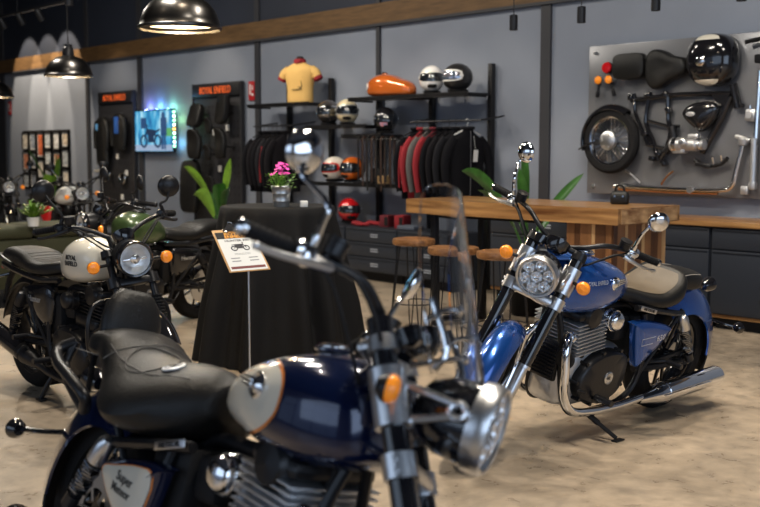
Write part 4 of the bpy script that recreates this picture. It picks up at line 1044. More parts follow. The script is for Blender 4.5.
helmet(-9.24, 7.98, 1.077, cb-.7, mat('orange_shell', (.75, .16, .02), .18, .3, coat=1), 'orange helmet with black rear on the lower shelf', blackgl, visor, patch=((1.7, 3.6, -.8, .9), blackgl))
helmet(-9.30, 7.98, .602, cb+.2, mat('red_shell', (.55, .01, .015), .18, .2, coat=1), 'dark red helmet on the grey cabinet under the shelves', None, visor)

# ---- spare tank on the shelf
tk = empty('detached_fuel_tank', (-8.61, 8.0, 2.037)); tk.scale = (1, 1.05, 1.12); tag(tk, 'orange fuel tank with a white round badge on the top shelf', 'fuel tank')
m = MB(); m.loft([ovl(x, w_, zb, zt, .82, 28, pb=.6) for x, w_, zb, zt in catv([(-.335, .02, .07, .11), (-.32, .07, .03, .15), (-.26, .11, .012, .195), (-.12, .14, .002, .225), (.02, .14, .0, .215), (.16, .12, .002, .175), (.27, .10, .005, .145), (.335, .065, .015, .105), (.36, .015, .04, .065)], 4)])
tb = m.build('tank_body', mat('orange_metal_paint', (.62, .14, .02), .2, .3, coat=1), tk, ang=70)
m = MB(); m.lathe([(.036, 0), (.036, .008), (.03, .012), (0, .012)], (-.275, -.098, .105), (-.55, -.83, .1), 24); m.build('round_badge', white, tb)
m = MB(); m.lathe([(.035, 0), (.04, .012), (.03, .022), (0, .024)], (-.10, 0, .222), (0, 0, 1), 24); m.build('filler_cap', chrome, tb)

# ---- clothes
def garment(x, y, z, rz, mm, label, cat_='jacket', sleeve=None, stripe=None, group=None, L=.70, collar=None, wid=.23, hanger=True, tagc=None):
    r = empty('jacket' if cat_ == 'jacket' else cat_.replace(' ', '_'), (x, y, z), rz); tag(r, label, cat_, group)
    rr_ = random.Random(int(abs(x*1000)))
    tk_ = .72 if tagc else .45
    rows = [(-L, wid*.92, .055*tk_), (-L*.8, wid*.94, .06*tk_), (-L*.5, wid*.93, .066*tk_), (-L*.25, wid*.99, .072*tk_), (-.12, wid*.96, .068*tk_), (-.07, wid*.72, .058*tk_), (-.03, wid*.42, .05*tk_), (.0, .07, .045*tk_), (.03, .062, .045*tk_)]
    m = MB(); rings = []
    ph = rr_.random()*6
    for k, (zz, w_, d) in enumerate(catv(rows, 3)):
        ring = []
        for j in range(28):
            a = 2*PI*j/28; fo = 1+.14*math.sin(5*a+ph+zz*4)*min(1, -zz*2.2 if zz < 0 else 0)
            ring.append(V((w_*math.copysign(abs(math.cos(a))**.8, math.cos(a)), d*fo*math.copysign(abs(math.sin(a))**.8, math.sin(a)), zz)))
        rings.append(ring)
    m.loft(rings); b = m.build('body', mm, r, ang=70)
    for s in (-1, 1):
        m = MB(); q = rr_.uniform(-.006, .006)
        m.tube([(s*wid*.70, 0, -.085), (s*(wid+.015), q, -.19), (s*(wid+.055), q, -.34), (s*(wid+.05), -.01+q, -.50), (s*(wid+.035), -.02+q, -.62)], [V((.055, .055*tk_)), V((.058, .062*tk_)), V((.05, .055*tk_)), V((.044, .048*tk_)), V((.038, .04*tk_))], 12, 4, flat=(1, 0, 0))
        sl = m.build('sleeve', sleeve or mm, r, ang=70)
        if stripe:
            m = MB(); m.tube([(s*(wid+.02), q-.036, -.15), (s*(wid+.055), q-.036, -.34), (s*(wid+.05), q-.032, -.58)], V((.016, .006)) if False else .012, 8, 4); m.build('sleeve_stripe', stripe, sl)
    m = MB(); m.tube([(.075*math.cos(a*PI/8), .052*tk_*math.sin(a*PI/8), .03-.02*math.sin(a*PI/8+PI)*0) for a in range(16)], [.016]*3, 8, 1, closed=True); m.build('collar', collar or mm, r)
    m = MB(); m.tube([(0, -.071*tk_, .0), (0, -.078*tk_, -.2), (0, -.070*tk_, -L+.02)], .0045, 6, 3); m.build('zip', mat('zip_grey', (.15, .15, .16), .4, .5), b)
    if tagc:
        m = MB(); m.box((.03, -.095, -.25), (.055, .004, .12), (.1, 0, 0)); m.tube([(.03, -.09, -.19), (.02, -.075, -.05)], .0015, 4, 1); m.build('price_label', paperw, r)
    if hanger:
        m = MB(); m.tube([(-.17, 0, -.04), (-.05, 0, .01), (0, 0, .035), (.05, 0, .01), (.17, 0, -.04)], .008, 6, 3); m.tube([(0, 0, .03), (0, 0, .075), (.022, 0, .10), (.0, 0, .123), (-.02, 0, .105)], .003, 6, 3); m.build('hanger', white if tagc else blackst, r)
    return r
blk = mat('black_fabric', (.007, .007, .009), .85, bump=.3, bscale=60, spec=.12)
blk2 = mat('charcoal_fabric', (.015, .015, .018), .85, bump=.3, bscale=60, spec=.12)
blk3 = mat('washed_black_fabric', (.011, .010, .012), .85, bump=.3, bscale=60, spec=.12)
redf = mat('red_fabric', (.26, .012, .02), .8, bump=.3, bscale=60); brf = mat('burgundy_fabric', (.12, .01, .018), .8, bump=.3, bscale=60); gryf = mat('grey_fabric', (.10, .098, .095), .85, bump=.3, bscale=60)
J = [(-8.12, blk, 'black jacket with red sleeve marks, first on the right clothes rail', None, redf), (-8.025, redf, 'bright red jacket, second on the right clothes rail', None, None), (-7.93, gryf, 'grey jacket between the two red ones on the right rail', None, None), (-7.835, brf, 'burgundy red jacket in the middle of the right clothes rail', redf, None),
     (-7.74, blk, 'plain black jacket right of the burgundy one on the rail', None, None), (-7.645, blk3, 'washed black jacket, third from the front of the right rail', None, None), (-7.55, blk2, 'charcoal jacket just behind the front one of the right rail', None, None)]
for x, mm, lb, sl, stp in J: garment(x+.08, 7.84, 1.646, PI/2, mm, lb, 'jacket', sl, stp, 'jackets on the right clothes rail')
garment(-7.31, 7.84, 1.646, PI/2-.12, blk, 'black zip jacket with white hanger and price label, front of the right rail', 'jacket', None, None, 'jackets on the right clothes rail', tagc=True, collar=blk2)
for i, (x, mm, lb) in enumerate([(-10.90, blk, 'black jacket at the far left end of the left clothes rail'), (-10.81, blk3, 'second black jacket on the left clothes rail'), (-10.72, blk, 'third black jacket on the left clothes rail, by the leafy plant'), (-10.63, blk2, 'black jacket with red and white sleeve on the left clothes rail'), (-10.53, blk, 'fifth black jacket on the left clothes rail, above the pink flowers'), (-10.44, blk3, 'front black jacket of the left clothes rail, behind the chrome mirror')]):
    garment(x+.13, 7.84, 1.646, PI/2, mm, lb, 'jacket', None, redf if i == 3 else None, 'jackets on the left clothes rail')
brn = mat('brown_leather_strap', (.035, .016, .010), .5)
for i in range(8):
    x = -8.90+i*.075; m = MB(); L_ = .46+.05*((i*7) % 3)
    m.tube([(0, -.02, -L_), (0, -.022, -.2), (0, -.02, -.01), (0, 0, .014), (0, .02, -.01), (0, .022, -.2), (0, .02, -L_*.9)], V((.018, .004)), 8, 3, flat=(1, 0, 0)) if False else m.tube([(0, -.026, -L_), (0, -.028, -.2), (0, -.030, -.01), (0, -.022, .020), (0, .0, .030), (0, .022, .020), (0, .030, -.01), (0, .028, -.2), (0, .026, -L_*.9)], .010, 6, 3)
    o = m.build('belt', brn if i % 2 else blackmt); o.location = (x, 7.80, 1.568); tag(o, '%s leather belt, %s from the left on the short rail under the orange tank' % (('dark brown' if i % 2 else 'black'), ['first', 'second', 'third', 'fourth', 'fifth', 'sixth', 'seventh', 'eighth'][i]), 'belt', 'leather belts under the orange tank')
# polo shirt on a bust
ylw = mat('yellow_pique', (.70, .44, .14), .8, bump=.3, bscale=80)
po = empty('polo_shirt', (-10.23, 8.0, 2.022), R(22)); tag(po, 'yellow polo shirt with red collar on a display bust on the top shelf', 'shirt'); po.scale = (.9, .9, .92)
rows = [(.0, .185, .10), (.06, .19, .105), (.20, .19, .11), (.33, .215, .12), (.42, .225, .115), (.47, .19, .095), (.505, .12, .07), (.53, .075, .06), (.545, .065, .055)]
m = MB(); m.loft([[V((w_*math.copysign(abs(math.cos(2*PI*j/28))**.85, math.cos(2*PI*j/28)), d*(1+.05*math.sin(6*2*PI*j/28+z*9))*math.copysign(abs(math.sin(2*PI*j/28))**.85, math.sin(2*PI*j/28)), z)) for j in range(28)] for z, w_, d in catv(rows, 4)]); pb_ = m.build('shirt_body', ylw, po, ang=70)
for s in (-1, 1):
    m = MB(); m.tube([(s*.17, 0, .435), (s*.235, 0, .39), (s*.275, 0, .325)], [.062, .066, .06], 14, 4); sl = m.build('sleeve', ylw, po, ang=70)
    m = MB(); m.tube([(s*.268, 0, .337), (s*.288, 0, .302)], [.064, .060], 14, 1); m.build('cuff', redf, sl)
m = MB(); m.lathe([(.078, .515), (.082, .55), (.074, .575), (.066, .572), (.062, .53)], n=24); m.prism([(-.06, -.07, .555), (0, -.10, .50), (-.02, -.08, .56)], (0, -.006, 0)); m.prism([(.06, -.07, .555), (0, -.10, .50), (.02, -.08, .56)], (0, -.006, 0)); m.build('collar', redf, po)
m = MB(); m.lathe([(.0, .50), (.058, .50), (.05, .56), (.048, .60), (.03, .61), (0, .612)], n=20); m.build('bust_neck', blackmt, po)
m = MB()
m.tube([(.035, -.116, .21), (.06, -.115, .20), (.085, -.112, .22), (.075, -.112, .30), (.10, -.11, .33)], .005, 6, 3); m.tube([(-.06, -.118, .17), (.02, -.12, .175), (.09, -.115, .18)], .005, 6, 2); m.build('chest_print', blackmt, pb_)

# ---- small goods on the lower shelf and the cabinet
wb_ = mat('light_wood', (.52, .33, .15), .6, var=.2, vscale=20)
m = MB(); m.lathe([(0, 0), (.075, 0), (.078, .006), (.078, .085), (.072, .09), (.066, .084), (.066, .02), (0, .02)], n=28); o = m.build('wooden_box', wb_); o.location = (-8.72, 8.0, 1.077); tag(o, 'round light wooden box on the lower shelf', 'box')
m = MB(); m.box((0, 0, .085), (.20, .02, .17), (-.2, 0, 0), .004); o = m.build('picture_card', blackmt); o.location = (-9.02, 8.155, 1.078); tag(o, 'small black display card behind the orange helmet', 'card')
m = MB(); m.box((0, 0, .012), (.34, .20, .022), None, .008); o = m.build('folded_cloth', blk2); o.location = (-8.98, 8.0, 1.077); tag(o, 'flat dark folded cloth on the lower shelf beside the wooden box', 'cloth')
def glove(x, y, z, rz, label):
    r = empty('glove', (x, y, z), rz); tag(r, label, 'glove', 'red riding gloves')
    m = MB(); m.loft([ovl(xx, w_, .0, h, .6, 16) for xx, w_, h in ((-.16, .045, .04), (-.14, .05, .05), (-.08, .04, .045), (-.03, .05, .04), (.03, .052, .035), (.05, .045, .028))]); p_ = m.build('palm', redf, r)
    for k, (yy, L_) in enumerate(((-.036, .075), (-.012, .09), (.012, .085), (.034, .065))):
        m = MB(); m.tube([(.03, yy, .018), (.05+L_*.5, yy*1.15, .026), (.045+L_, yy*1.2, .012)], [.013, .012, .009], 8, 3); m.build('finger', redf, r)
    m = MB(); m.tube([(-.03, .04, .018), (.01, .075, .02), (.05, .085, .014)], [.015, .013, .010], 8, 3); m.build('thumb', redf, r)
glove(-8.99, 7.88, .602, -.3, 'red riding glove lying left on the grey cabinet'); glove(-8.90, 8.09, .602, .2, 'red riding glove lying behind the other one on the grey cabinet')
for x, h, mm, lb in ((-8.66, .13, brf, 'red box on the grey cabinet nearest the gloves'), (-8.42, .14, redf, 'red and black box on the grey cabinet, right one')):
    m = MB(); m.box((0, 0, h/2), (.12, .16, h), None, .004); r = m.build('carton', mm); r.location = (x, 8.0, .602); r.rotation_euler[2] = .2; tag(r, lb, 'box'); 
    q = MB().box((.03, -.081, h/2), (.045, .003, h*.7)).build('carton_panel', blackmt, r)
m = MB(); m.box((0, 0, .02), (.26, .18, .04), None, .006); o = m.build('leather_case', mat('slate_case', (.10, .12, .16), .5)); o.location = (-8.5, 7.90, .602) if False else (-8.20, 7.92, .602); tag(o, 'flat slate grey case on the grey cabinet', 'case')

# ---- cabinets
def cabinet(x0, x1, y0, ztop, label, drawers=1, doors=1, legs=False, dh=.15, plinth=False):
    r = empty('cabinet', ((x0+x1)/2, (y0+8.2)/2, 0)); tag(r, label, 'cabinet', 'grey steel cabinets along the back wall')
    w_ = x1-x0; d = 8.2-y0; fy = -d/2
    m = MB(); m.box((0, 0, (ztop+.10)/2), (w_-.006, d, ztop-.10)); m.build('body', steel, r)
    m = MB(); m.box((0, .03, .05), (w_-.02, d-.10, .10)); m.build('plinth', blackmt, r)
    if plinth: m = MB(); m.box((0, fy+.005, .112), (w_-.006, .012, .028)); m.build('wood_strip', wood, r)
    def front(nm, cx, z0, z1, ww):
        m = MB(); m.box((cx, fy-.010, (z0+z1)/2), (ww, .02, z1-z0), None, .004); m.box((cx, fy-.022, z1-.012), (ww*.98, .012, .016), None, .003); p = m.build(nm, steel2, r)
        m = MB(); zc = z1-.065 if nm == 'drawer' else z1-.12
        for k in range(2 if nm == 'drawer' else 3): m.box((cx+ww*.08, fy-.0215, zc-k*.024), (.12, .004, .012))
        m.build('louvre_slots', slotm, p)
    z = ztop-.01
    for k in range(drawers): front('drawer', 0, z-dh, z, w_-.02); z -= dh+.012
    if doors:
        for k in range(doors): front('door', (-w_/2+w_/doors*(k+.5)), .135, z, w_/doors-.02)
    return r
cabinet(-6.90, -5.705, 7.75, .835, 'grey steel cabinet behind the wooden bar table', plinth=True, dh=.165)
cabinet(-5.70, -4.515, 7.75, .835, 'grey steel cabinet behind the tail of the blue cruiser', plinth=True, dh=.165)
cabinet(-4.51, -3.325, 7.75, .835, 'grey steel cabinet at the right edge of the photo', plinth=True, dh=.165)
cabinet(-9.98, -9.125, 7.78, .60, 'low grey cabinet under the red helmet', 3, 0, dh=.15)
cabinet(-9.12, -8.265, 7.78, .60, 'low grey cabinet under the red boxes', 3, 0, dh=.15)
cabinet(-8.26, -7.405, 7.78, .60, 'low grey cabinet under the hanging jackets', 3, 0, dh=.15)
wt = MB().box((-5.0, 7.985, .8625), (3.9, .57, .05), None, .008).build('worktop', wood); tag(wt, 'long wooden worktop along the grey cabinets under the parts board', 'worktop')

# ---- board of motorcycle parts
acry = mat('board_sheet', (.165, .17, .185), .25, .3, spec=.6)
bd = empty('parts_board', (-4.75, 8.225, 1.735)); tag(bd, 'wide grey sheet board on the wall that carries separate motorcycle parts', 'board')
MB().box((0, 0, 0), (2.72, .012, 1.37), None, .003).build('sheet', acry, bd)
m = MB()
for x in (-1.29, 0, 1.29):
    for z in (-.62, .62): m.lathe([(0, .0), (.016, 0), (.016, -.02), (0, -.022)], (x, -.0, z), (0, 1, 0), 14); m.cyl((x, 0, z), (x, .07, z), .012, None, 8)
m.build('standoff_bolts', alu, bd)
def bp_(name, label, cat_, x, z, y=8.215): r = empty(name, (x, y, z)); tag(r, label, cat_); return r
r = bp_('spoked_wheel_assembly', 'spoked motorcycle wheel with black tyre mounted on the parts board', 'wheel', -5.78, 1.54, 8.125)
wheel(r, (0, 0), .302, .085, .228, chrome, wire=True, disc=False)
m = MB(); m.lathe([(0, -.075), (.05, -.075), (.085, -.06), (.088, -.03), (.07, 0)], (0, 0, 0), (0, 1, 0), 28)
for k in range(6): a = k*PI/3; m.lathe([(.012, -.078), (.014, -.07)], (.055*math.cos(a), 0, .055*math.sin(a)), (0, 1, 0), 10)
m.build('hub_plate', alu, r)
r = bp_('mudguard', 'black mudguard curved round the spoked wheel on the parts board', 'mudguard', -5.78, 1.54, 8.125)
m = MB(); arc_fender(m, 0, 0, .335, 54, 196, .055, .05, n=30); m.v = [v for v in m.v]; m.build('guard', blackgl, r)
m = MB(); m.tube([(-.325, -.052, -.08), (-.22, -.07, -.03), (-.115, -.078, -.01)], .007, 6, 2); m.build('stay', blackst, r)
r = bp_('detached_tail_light', 'round red tail light at the upper left of the parts board', 'light', -5.88, 2.21)
m = MB(); m.lathe([(0, 0), (.05, 0), (.055, -.03), (.052, -.04)], (0, 0, 0), (0, 1, 0), 24); m.build('housing', blackst, r); m = MB(); m.lathe([(.052, -.04), (.045, -.055), (0, -.062)], (0, 0, 0), (0, 1, 0), 24); m.build('lens', redlens, r)
for x, t_, lb in ((-5.965, .15, 'amber indicator on the parts board, left of the pair'), (-5.845, -.35, 'amber indicator on the parts board, right of the pair')):
    r = bp_('detached_indicator', lb, 'light', x, 2.09); r['group'] = 'amber indicators on the parts board'; r.rotation_euler = (0, t_, 0)
    m = MB(); m.lathe([(0, .03), (.03, .025), (.04, 0), (.038, -.002)], (0, -.05, .01), (0, 1, 0), 20); m.tube([(0, -.03, -.02), (0, -.03, -.13)], .012, 8, 1); m.cyl((0, 0, -.03), (0, -.05, -.03), .008); m.box((0, -.03, -.12), (.03, .03, .06), None, .006); m.build('housing', blackst, r)
    m = MB(); m.lathe([(.038, -.0), (.036, -.012), (.02, -.024), (0, -.026)], (0, -.05, .01), (0, 1, 0), 20); m.build('lens', amber, r)
r = bp_('motorcycle_saddle', 'rounded square pillion seat on the parts board', 'motorcycle seat', -5.61, 2.205, 8.15)
m = pad_mb(.34, .235, .10); fr_xf(m, PI/2); m.v = [V((v.x*1, v.y, v.z)) for v in m.v]; m.build('cushion', leather, r); MB().box((0, .045, 0), (.24, .03, .16)).build('base', blackmt, r)
r = bp_('motorcycle_saddle', 'spoon shaped rider seat beside the round tank on the parts board', 'motorcycle seat', -5.22, 2.17, 8.14)
pts = cat([V((-.20, 0, .0)), V((-.185, 0, .115)), V((-.12, 0, .165)), (-.02, 0, .145), (.06, 0, .10), (.17, 0, .075), (.205, 0, .02), (.205, 0, -.03), (.16, 0, -.075), (.05, 0, -.11), (-.03, 0, -.16), (-.12, 0, -.18), (-.185, 0, -.12)], 3, True)
m = MB(); m.loft([[V((p.x*f, o, p.z*f)) for p in pts] for f, o in ((.96, .05), (1, .03), (1, -.02), (.95, -.05), (.82, -.062), (.4, -.06), (.05, -.056))]); m.build('cushion', leather, r, ang=70); MB().box((-.05, .055, 0), (.2, .03, .16)).build('base', blackmt, r)
r = bp_('detached_fuel_tank', 'round gloss black fuel tank with cream patches on the parts board', 'fuel tank', -4.775, 2.205, 8.14)
pts = cat([V((-.225, 0, .0)), (-.205, 0, .11), (-.13, 0, .20), (0, 0, .225), (.13, 0, .20), (.205, 0, .12), (.225, 0, 0), (.20, 0, -.12), (.12, 0, -.205), (0, 0, -.22), (-.13, 0, -.19), (-.205, 0, -.11)], 4, True)
m = MB(); m.loft([[V((p.x*f, o, p.z*f)) for p in pts] for f, o in ((.9, .06), (1, .04), (1, -.0), (.985, -.04), (.93, -.08), (.80, -.115), (.55, -.14), (.25, -.15), (.03, -.152))]); tb = m.build('tank_body', blackgl, r, ang=75)
for s in (-1, 1):
    me = tb.data; bvh = BVHTree.FromPolygons([v.co.copy() for v in me.vertices], [tuple(p.vertices) for p in me.polygons])
    m = MB(); vs = []; fs = []
    for i in range(6):
        for j in range(13):
            u = -1+2*j/12; x = u*.115; z = s*(.165+.046*(i/5)*math.sqrt(max(0, 1-u*u)) ) ; h = bvh.ray_cast(V((x, -1, z)), V((0, 1, 0))); vs.append((h[0]+V((0, -.003, 0))) if h[0] else V((x, -.05, z)))
    for i in range(5):
        for j in range(12): a = i*13+j; fs.append([a, a+1, a+14, a+13])
    m.add(vs, fs).build('cream_patch', cream, tb)
m = MB(); m.lathe([(.045, 0), (.045, -.012), (.03, -.022), (0, -.02)], (-.03, -.148, -.01), (0, 1, 0), 24); m.build('filler_cap', chrome, tb)
r = bp_('motorcycle_chassis', 'black tubular motorcycle frame section on the parts board', 'motorcycle frame', -5.0, 1.7, 8.17)
m = MB(); q = lambda x, z, y=0: V((x+5.0, y, z-1.7))
m.tube([q(-5.60, 1.90), q(-5.40, 1.915), q(-5.1, 1.935), q(-4.62, 1.925)], .022, 10, 3)
m.cyl(q(-4.60, 2.0), q(-4.545, 1.80), .034); m.tube([q(-4.62, 1.90), q(-4.70, 1.72), q(-4.87, 1.43)], .028, 10, 1); m.prism([q(-4.62, 1.93, -.02), q(-4.80, 1.93, -.02), q(-4.68, 1.78, -.02)], (0, .04, 0))
m.tube([q(-5.57, 1.96), q(-5.56, 1.90), q(-5.55, 1.78), q(-5.46, 1.60), q(-5.42, 1.50)], .017, 8, 3)
m.tube([q(-5.40, 1.97), q(-5.42, 1.88), q(-5.44, 1.70), q(-5.36, 1.54), q(-5.30, 1.36)], .020, 8, 3)
m.tube([q(-5.22, 1.93), q(-5.21, 1.72), q(-5.18, 1.62), q(-5.22, 1.48), q(-5.28, 1.38)], .022, 8, 3)
m.tube([q(-5.44, 1.72), q(-5.20, 1.66), q(-5.10, 1.66)], .015, 8, 1); m.tube([q(-5.42, 1.50), q(-5.20, 1.46)], .018, 8, 1)
for a in ((-5.60, 1.93), (-5.42, 1.94), (-5.24, 1.94), (-5.21, 1.80), (-5.44, 1.60), (-5.30, 1.42), (-5.24, 1.34), (-5.36, 1.38)): m.box(q(*a), (.06, .07, .045), (0, a[0]*7, 0), .01)
m.cyl(q(-4.56, 1.83, 0), q(-4.50, 1.82, 0), .018)
m.build('frame_tubes', blackgl, r)
m = MB(); m.tube([q(-5.16, 1.66, -.02), q(-5.14, 1.54, -.02), q(-5.22, 1.44, -.02)], .035, 10, 3); m.build('chain_guard', blackst, r)
r = bp_('detached_side_cover', 'gloss black teardrop side cover with silver badge on the parts board', 'side cover', -4.86, 1.74, 8.12)
pts = cat([V((-.17, 0, .02)), (-.10, 0, .10), (.06, 0, .125), (.16, 0, .09), (.13, 0, -.03), (.02, 0, -.13), (-.05, 0, -.10)], 4, True)
m = MB(); m.loft([[V((p.x*f, o, p.z*f)) for p in pts] for f, o in ((1, .02), (1, -.02), (.93, -.04), (.7, -.055), (.05, -.06))]); c = m.build('cover', blackgl, r, ang=75); MB().cyl((-.09, .015, 0), (-.09, .098, 0), .010).build('stud', blackst, r)
m = MB(); m.lathe([(.045, 0), (.04, -.008), (0, -.01)], (0, 0, 0), (0, 1, 0), 20); m.v = [V((v.x*1.1-.07, v.y-.052, v.z*.5+.02)) for v in m.v]; m.build('badge', castalu, c)
r = bp_('starter_motor', 'silver starter motor body on the parts board', 'engine part', -4.95, 1.50, 8.085)
m = MB(); m.lathe([(0, -.17), (.05, -.17), (.065, -.15), (.065, -.06), (.055, -.05), (.055, .08), (.045, .09), (.045, .15), (.02, .16), (0, .16)], (0, 0, 0), (1, 0, 0), 24); m.box((-.08, 0, -.05), (.12, .08, .05), None, .01); m.lathe([(.03, 0), (.035, -.03), (.02, -.04)], (-.02, -.05, .02), (0, 1, 0), 16); m.box((.06, -.02, .07), (.10, .05, .04), None, .01); m.build('motor_body', castalu, r)
m = MB(); m.lathe([(.066, -.14), (.068, -.12), (.066, -.10)], (0, 0, 0), (1, 0, 0), 24); m.build('clamp', chrome, r); MB().torus((.12, 0, 0), (1, 0, 0), .047, .006, 20, 6).build('clamp', chrome, r)
MB().cyl((-.11, .03, 0), (-.11, .13, 0), .012).build('stud', blackst, r)
r = bp_('foot_control', 'dark foot control bracket below the starter on the parts board', 'bracket', -4.78, 1.335, 8.17)
m = MB(); m.tube([(-.16, 0, .03), (-.05, 0, -.02), (.08, 0, -.0), (.16, -.02, .05)], .018, 8, 3); m.box((-.06, -.02, -.01), (.16, .04, .035), (0, .1, 0), .01); m.build('bracket', blackst, r)
m = MB(); m.cyl((.02, 0, .0), (.02, -.02, .06), .012); m.cyl((.10, 0, .02), (.10, -.02, .08), .012); m.build('pins', chrome, r)
r = bp_('detached_exhaust', 'long chrome and bronze exhaust pipe along the bottom of the parts board', 'exhaust pipe', -5.1, 1.13, 8.16)
m = MB(); m.tube([(-.66, 0, -.005), (.0, 0, -.02), (.40, 0, -.018), (.52, 0, .02), (.56, 0, .16), (.61, 0, .38)], .021, 12, 4); m.build('pipe', chrome, r)
m = MB(); m.tube([(-.60, -.012, -.032), (.0, -.014, -.045), (.40, -.014, -.043)], .013, 8, 3); m.build('heat_tinted_pipe', mat('bronze_chrome', (.55, .27, .12), .15, 1), r)
m = MB(); m.lathe([(.022, 0), (.04, .01), (.045, .05), (.03, .07)], (.61, 0, .36), (.1, 0, 1), 20); m.box((.61, 0, .42), (.14, .05, .03), (0, .3, 0), .008); m.build('flange', castalu, r)
MB().cyl((.14, -.03, -.02), (.14, .03, -.02), .03).build('bracket', alu, r); MB().cyl((-.56, -.03, .0), (-.56, .03, 0), .022).build('bracket', alu, r)
for (a, b_, lb) in (((-5.66, 1.27), (-5.50, 1.16), 'small pale lever left of the pair above the exhaust pipe'), ((-5.28, 1.15), (-5.16, 1.27), 'small bronze lever right of the pair above the exhaust pipe')):
    o = MB().tube([(a[0], 0, a[1]), ((a[0]+b_[0])/2, -.01, (a[1]+b_[1])/2+.012), (b_[0], 0, b_[1])], [.010, .008, .009], 8, 3).build('detached_lever', alu if a[0] < -5.5 else mat('bronze_chrome', (.55, .27, .12), .15, 1)); o.location = (0, 8.19, 0); tag(o, lb, 'lever', 'hand levers on the parts board')
r = bp_('detached_regulator', 'small silver square part near the right of the parts board', 'engine part', -4.44, 1.74); m = MB(); m.box((0, -.03, 0), (.09, .05, .10), (0, .1, 0), .015); m.lathe([(.03, 0), (.03, -.02), (0, -.02)], (0, -.055, .0), (0, 1, 0), 16); m.build('casing', castalu, r); m = MB(); m.cyl((0, -.05, .05), (0, -.05, .08), .008); m.build('stud', chrome, r)
r = bp_('detached_handlebar', 'black handlebar end at the top right of the parts board', 'handlebar', -4.2, 2.35, 8.15)
m = MB(); m.tube([(-.28, 0, -.01), (-.1, 0, .01), (.1, 0, .02), (.5, 0, .02)], .014, 8, 3); m.tube([(-.20, 0, -.16), (-.10, 0, -.15), (.2, 0, -.145), (.5, 0, -.14)], .014, 8, 3); m.build('tube', blackst, r); m = MB(); m.cyl((-.29, 0, -.012), (-.16, 0, .004), .019); m.box((-.16, 0, -.155), (.08, .05, .07), None, .01); m.build('grip', rubber, r)
for x, lb in ((-4.39, 'chrome fork tube standing on the right of the parts board, left one'), (-4.20, 'chrome fork tube at the right edge of the photo, right one')):
    r = bp_('fork_tube', lb, 'fork', x, 1.65, 8.16); m = MB(); m.cyl((0, 0, -.45), (.03, 0, .45), .018); m.build('stanchion', chrome, r); m = MB(); m.cyl((-.002, 0, -.5), (.0, 0, -.1), .028); m.box((0, 0, -.49), (.06, .05, .07), None, .012); m.build('slider', castalu, r)
m = MB(); m.box((-4.47, 8.18, 1.12), (.07, .04, .07), None, .01); o = m.build('axle_clamp', castalu); tag(o, 'small silver axle clamp beside the foot of the fork tube', 'bracket')
# ================================================================ furniture and plants in the room
# ---- bar table of thick timber
bt = empty('bar_table', (-5.3, 6.47, 0)); tag(bt, 'long high bar table of thick warm timber with slab leg', 'table')
m = MB()
pts = []
N = 40
def edge(y, s, amp):
    return [V((-6.37+2.11*i/N, y+s*(amp*noise.noise(V((i*.22, y, 1)))), 0)) for i in range(N+1)]
rg = edge(6.09, 1, .012)+edge(6.85, 1, .02)[::-1]
m.loft([[p+V((0, 0, z)) for p in rg] for z in (.935, .94, 1.045, 1.05)]); m.v = [v-V((-5.3, 6.47, 0)) for v in m.v]
m.build('table_top', wood, bt, ang=30)
edgeM = MB(); edgeM.box((-4.256+5.3, 0, .9925), (.006, .70, .10)); edgeM.build('end_grain', mat('end_grain', (.20, .08, .025), .42, coat=.2, col2=(.62, .38, .18), vscale=3, stretch=(1, 3, 7)), bt)
seq = [walnut, midw, sap, midw, walnut, sap, midw, walnut, midw, sap]
y = 6.16; wd = [.05, .09, .035, .10, .07, .04, .08, .09, .05, .05]
lg = None
for i, w_ in enumerate(wd):
    b_ = MB().box((-4.545+5.3, y+w_/2-6.47, .4675), (.40, w_-.002, .935)).build('leg_board', seq[i], bt); y += w_
x = -4.745
for i, w_ in enumerate([.07, .05, .10, .03, .09, .05]):
    MB().box((x+w_/2+5.3, 6.157-6.47, .4675), (w_-.002, .012, .935)).build('leg_board', [midw, walnut, midw, sap, walnut, midw][i], bt); x += w_
for yy in (6.2, 6.74): 
    m = MB(); m.box((-6.1+5.3, yy-6.47, .465), (.06, .06, .93), None, .004); m.build('leg', blackst, bt)
MB().box((-6.1+5.3, 0, .05), (.06, .48, .04)).build('stretcher', blackst, bt); MB().box((-.5, .0, .91), (1.1, .06, .05)).build('under_rail', blackst, bt)

stw = mat('stool_wood', (.13, .055, .02), .4, coat=.2, col2=(.34, .16, .06), vscale=7, stretch=(1, 5, 5))
def stool(x, y, rz, label):
    r = empty('bar_stool', (x, y, 0), rz); tag(r, label, 'stool', 'wooden bar stools with wire legs')
    m = MB(); pr = [(0, .700), (.165, .700), (.182, .708), (.185, .73), (.180, .750), (.16, .755), (.08, .748), (0, .746)]
    m.lathe(pr, n=36); m.build('seat', stw, r)
    for k in range(4):
        a = PI/4+k*PI/2; c, s = math.cos(a), math.sin(a); t_ = V((-s, c, 0)); p = lambda rad, z, o=0: V((c*rad, s*rad, z))+t_*o
        m = MB(); m.tube([p(.13, .715, .045), p(.165, .40, .03), p(.20, .03, .008), p(.203, .006, 0), p(.20, .03, -.008), p(.165, .40, -.03), p(.13, .715, -.045)], .0055, 6, 3); m.build('leg', blackst, r)
    m = MB(); m.torus((0, 0, .24), (0, 0, 1), .178, .0055, 36, 6); m.build('foot_ring', blackst, r)
    m = MB(); m.lathe([(0, .705), (.15, .705), (.15, .716), (0, .716)], n=28); m.build('seat_plate', blackst, r)
stool(-6.02, 5.86, .2, 'wooden bar stool at the left end of the bar table')
stool(-5.30, 5.55, .5, 'wooden bar stool seen through the windscreen')
stool(-4.84, 5.56, .1, 'wooden bar stool just behind the headlight of the blue cruiser')

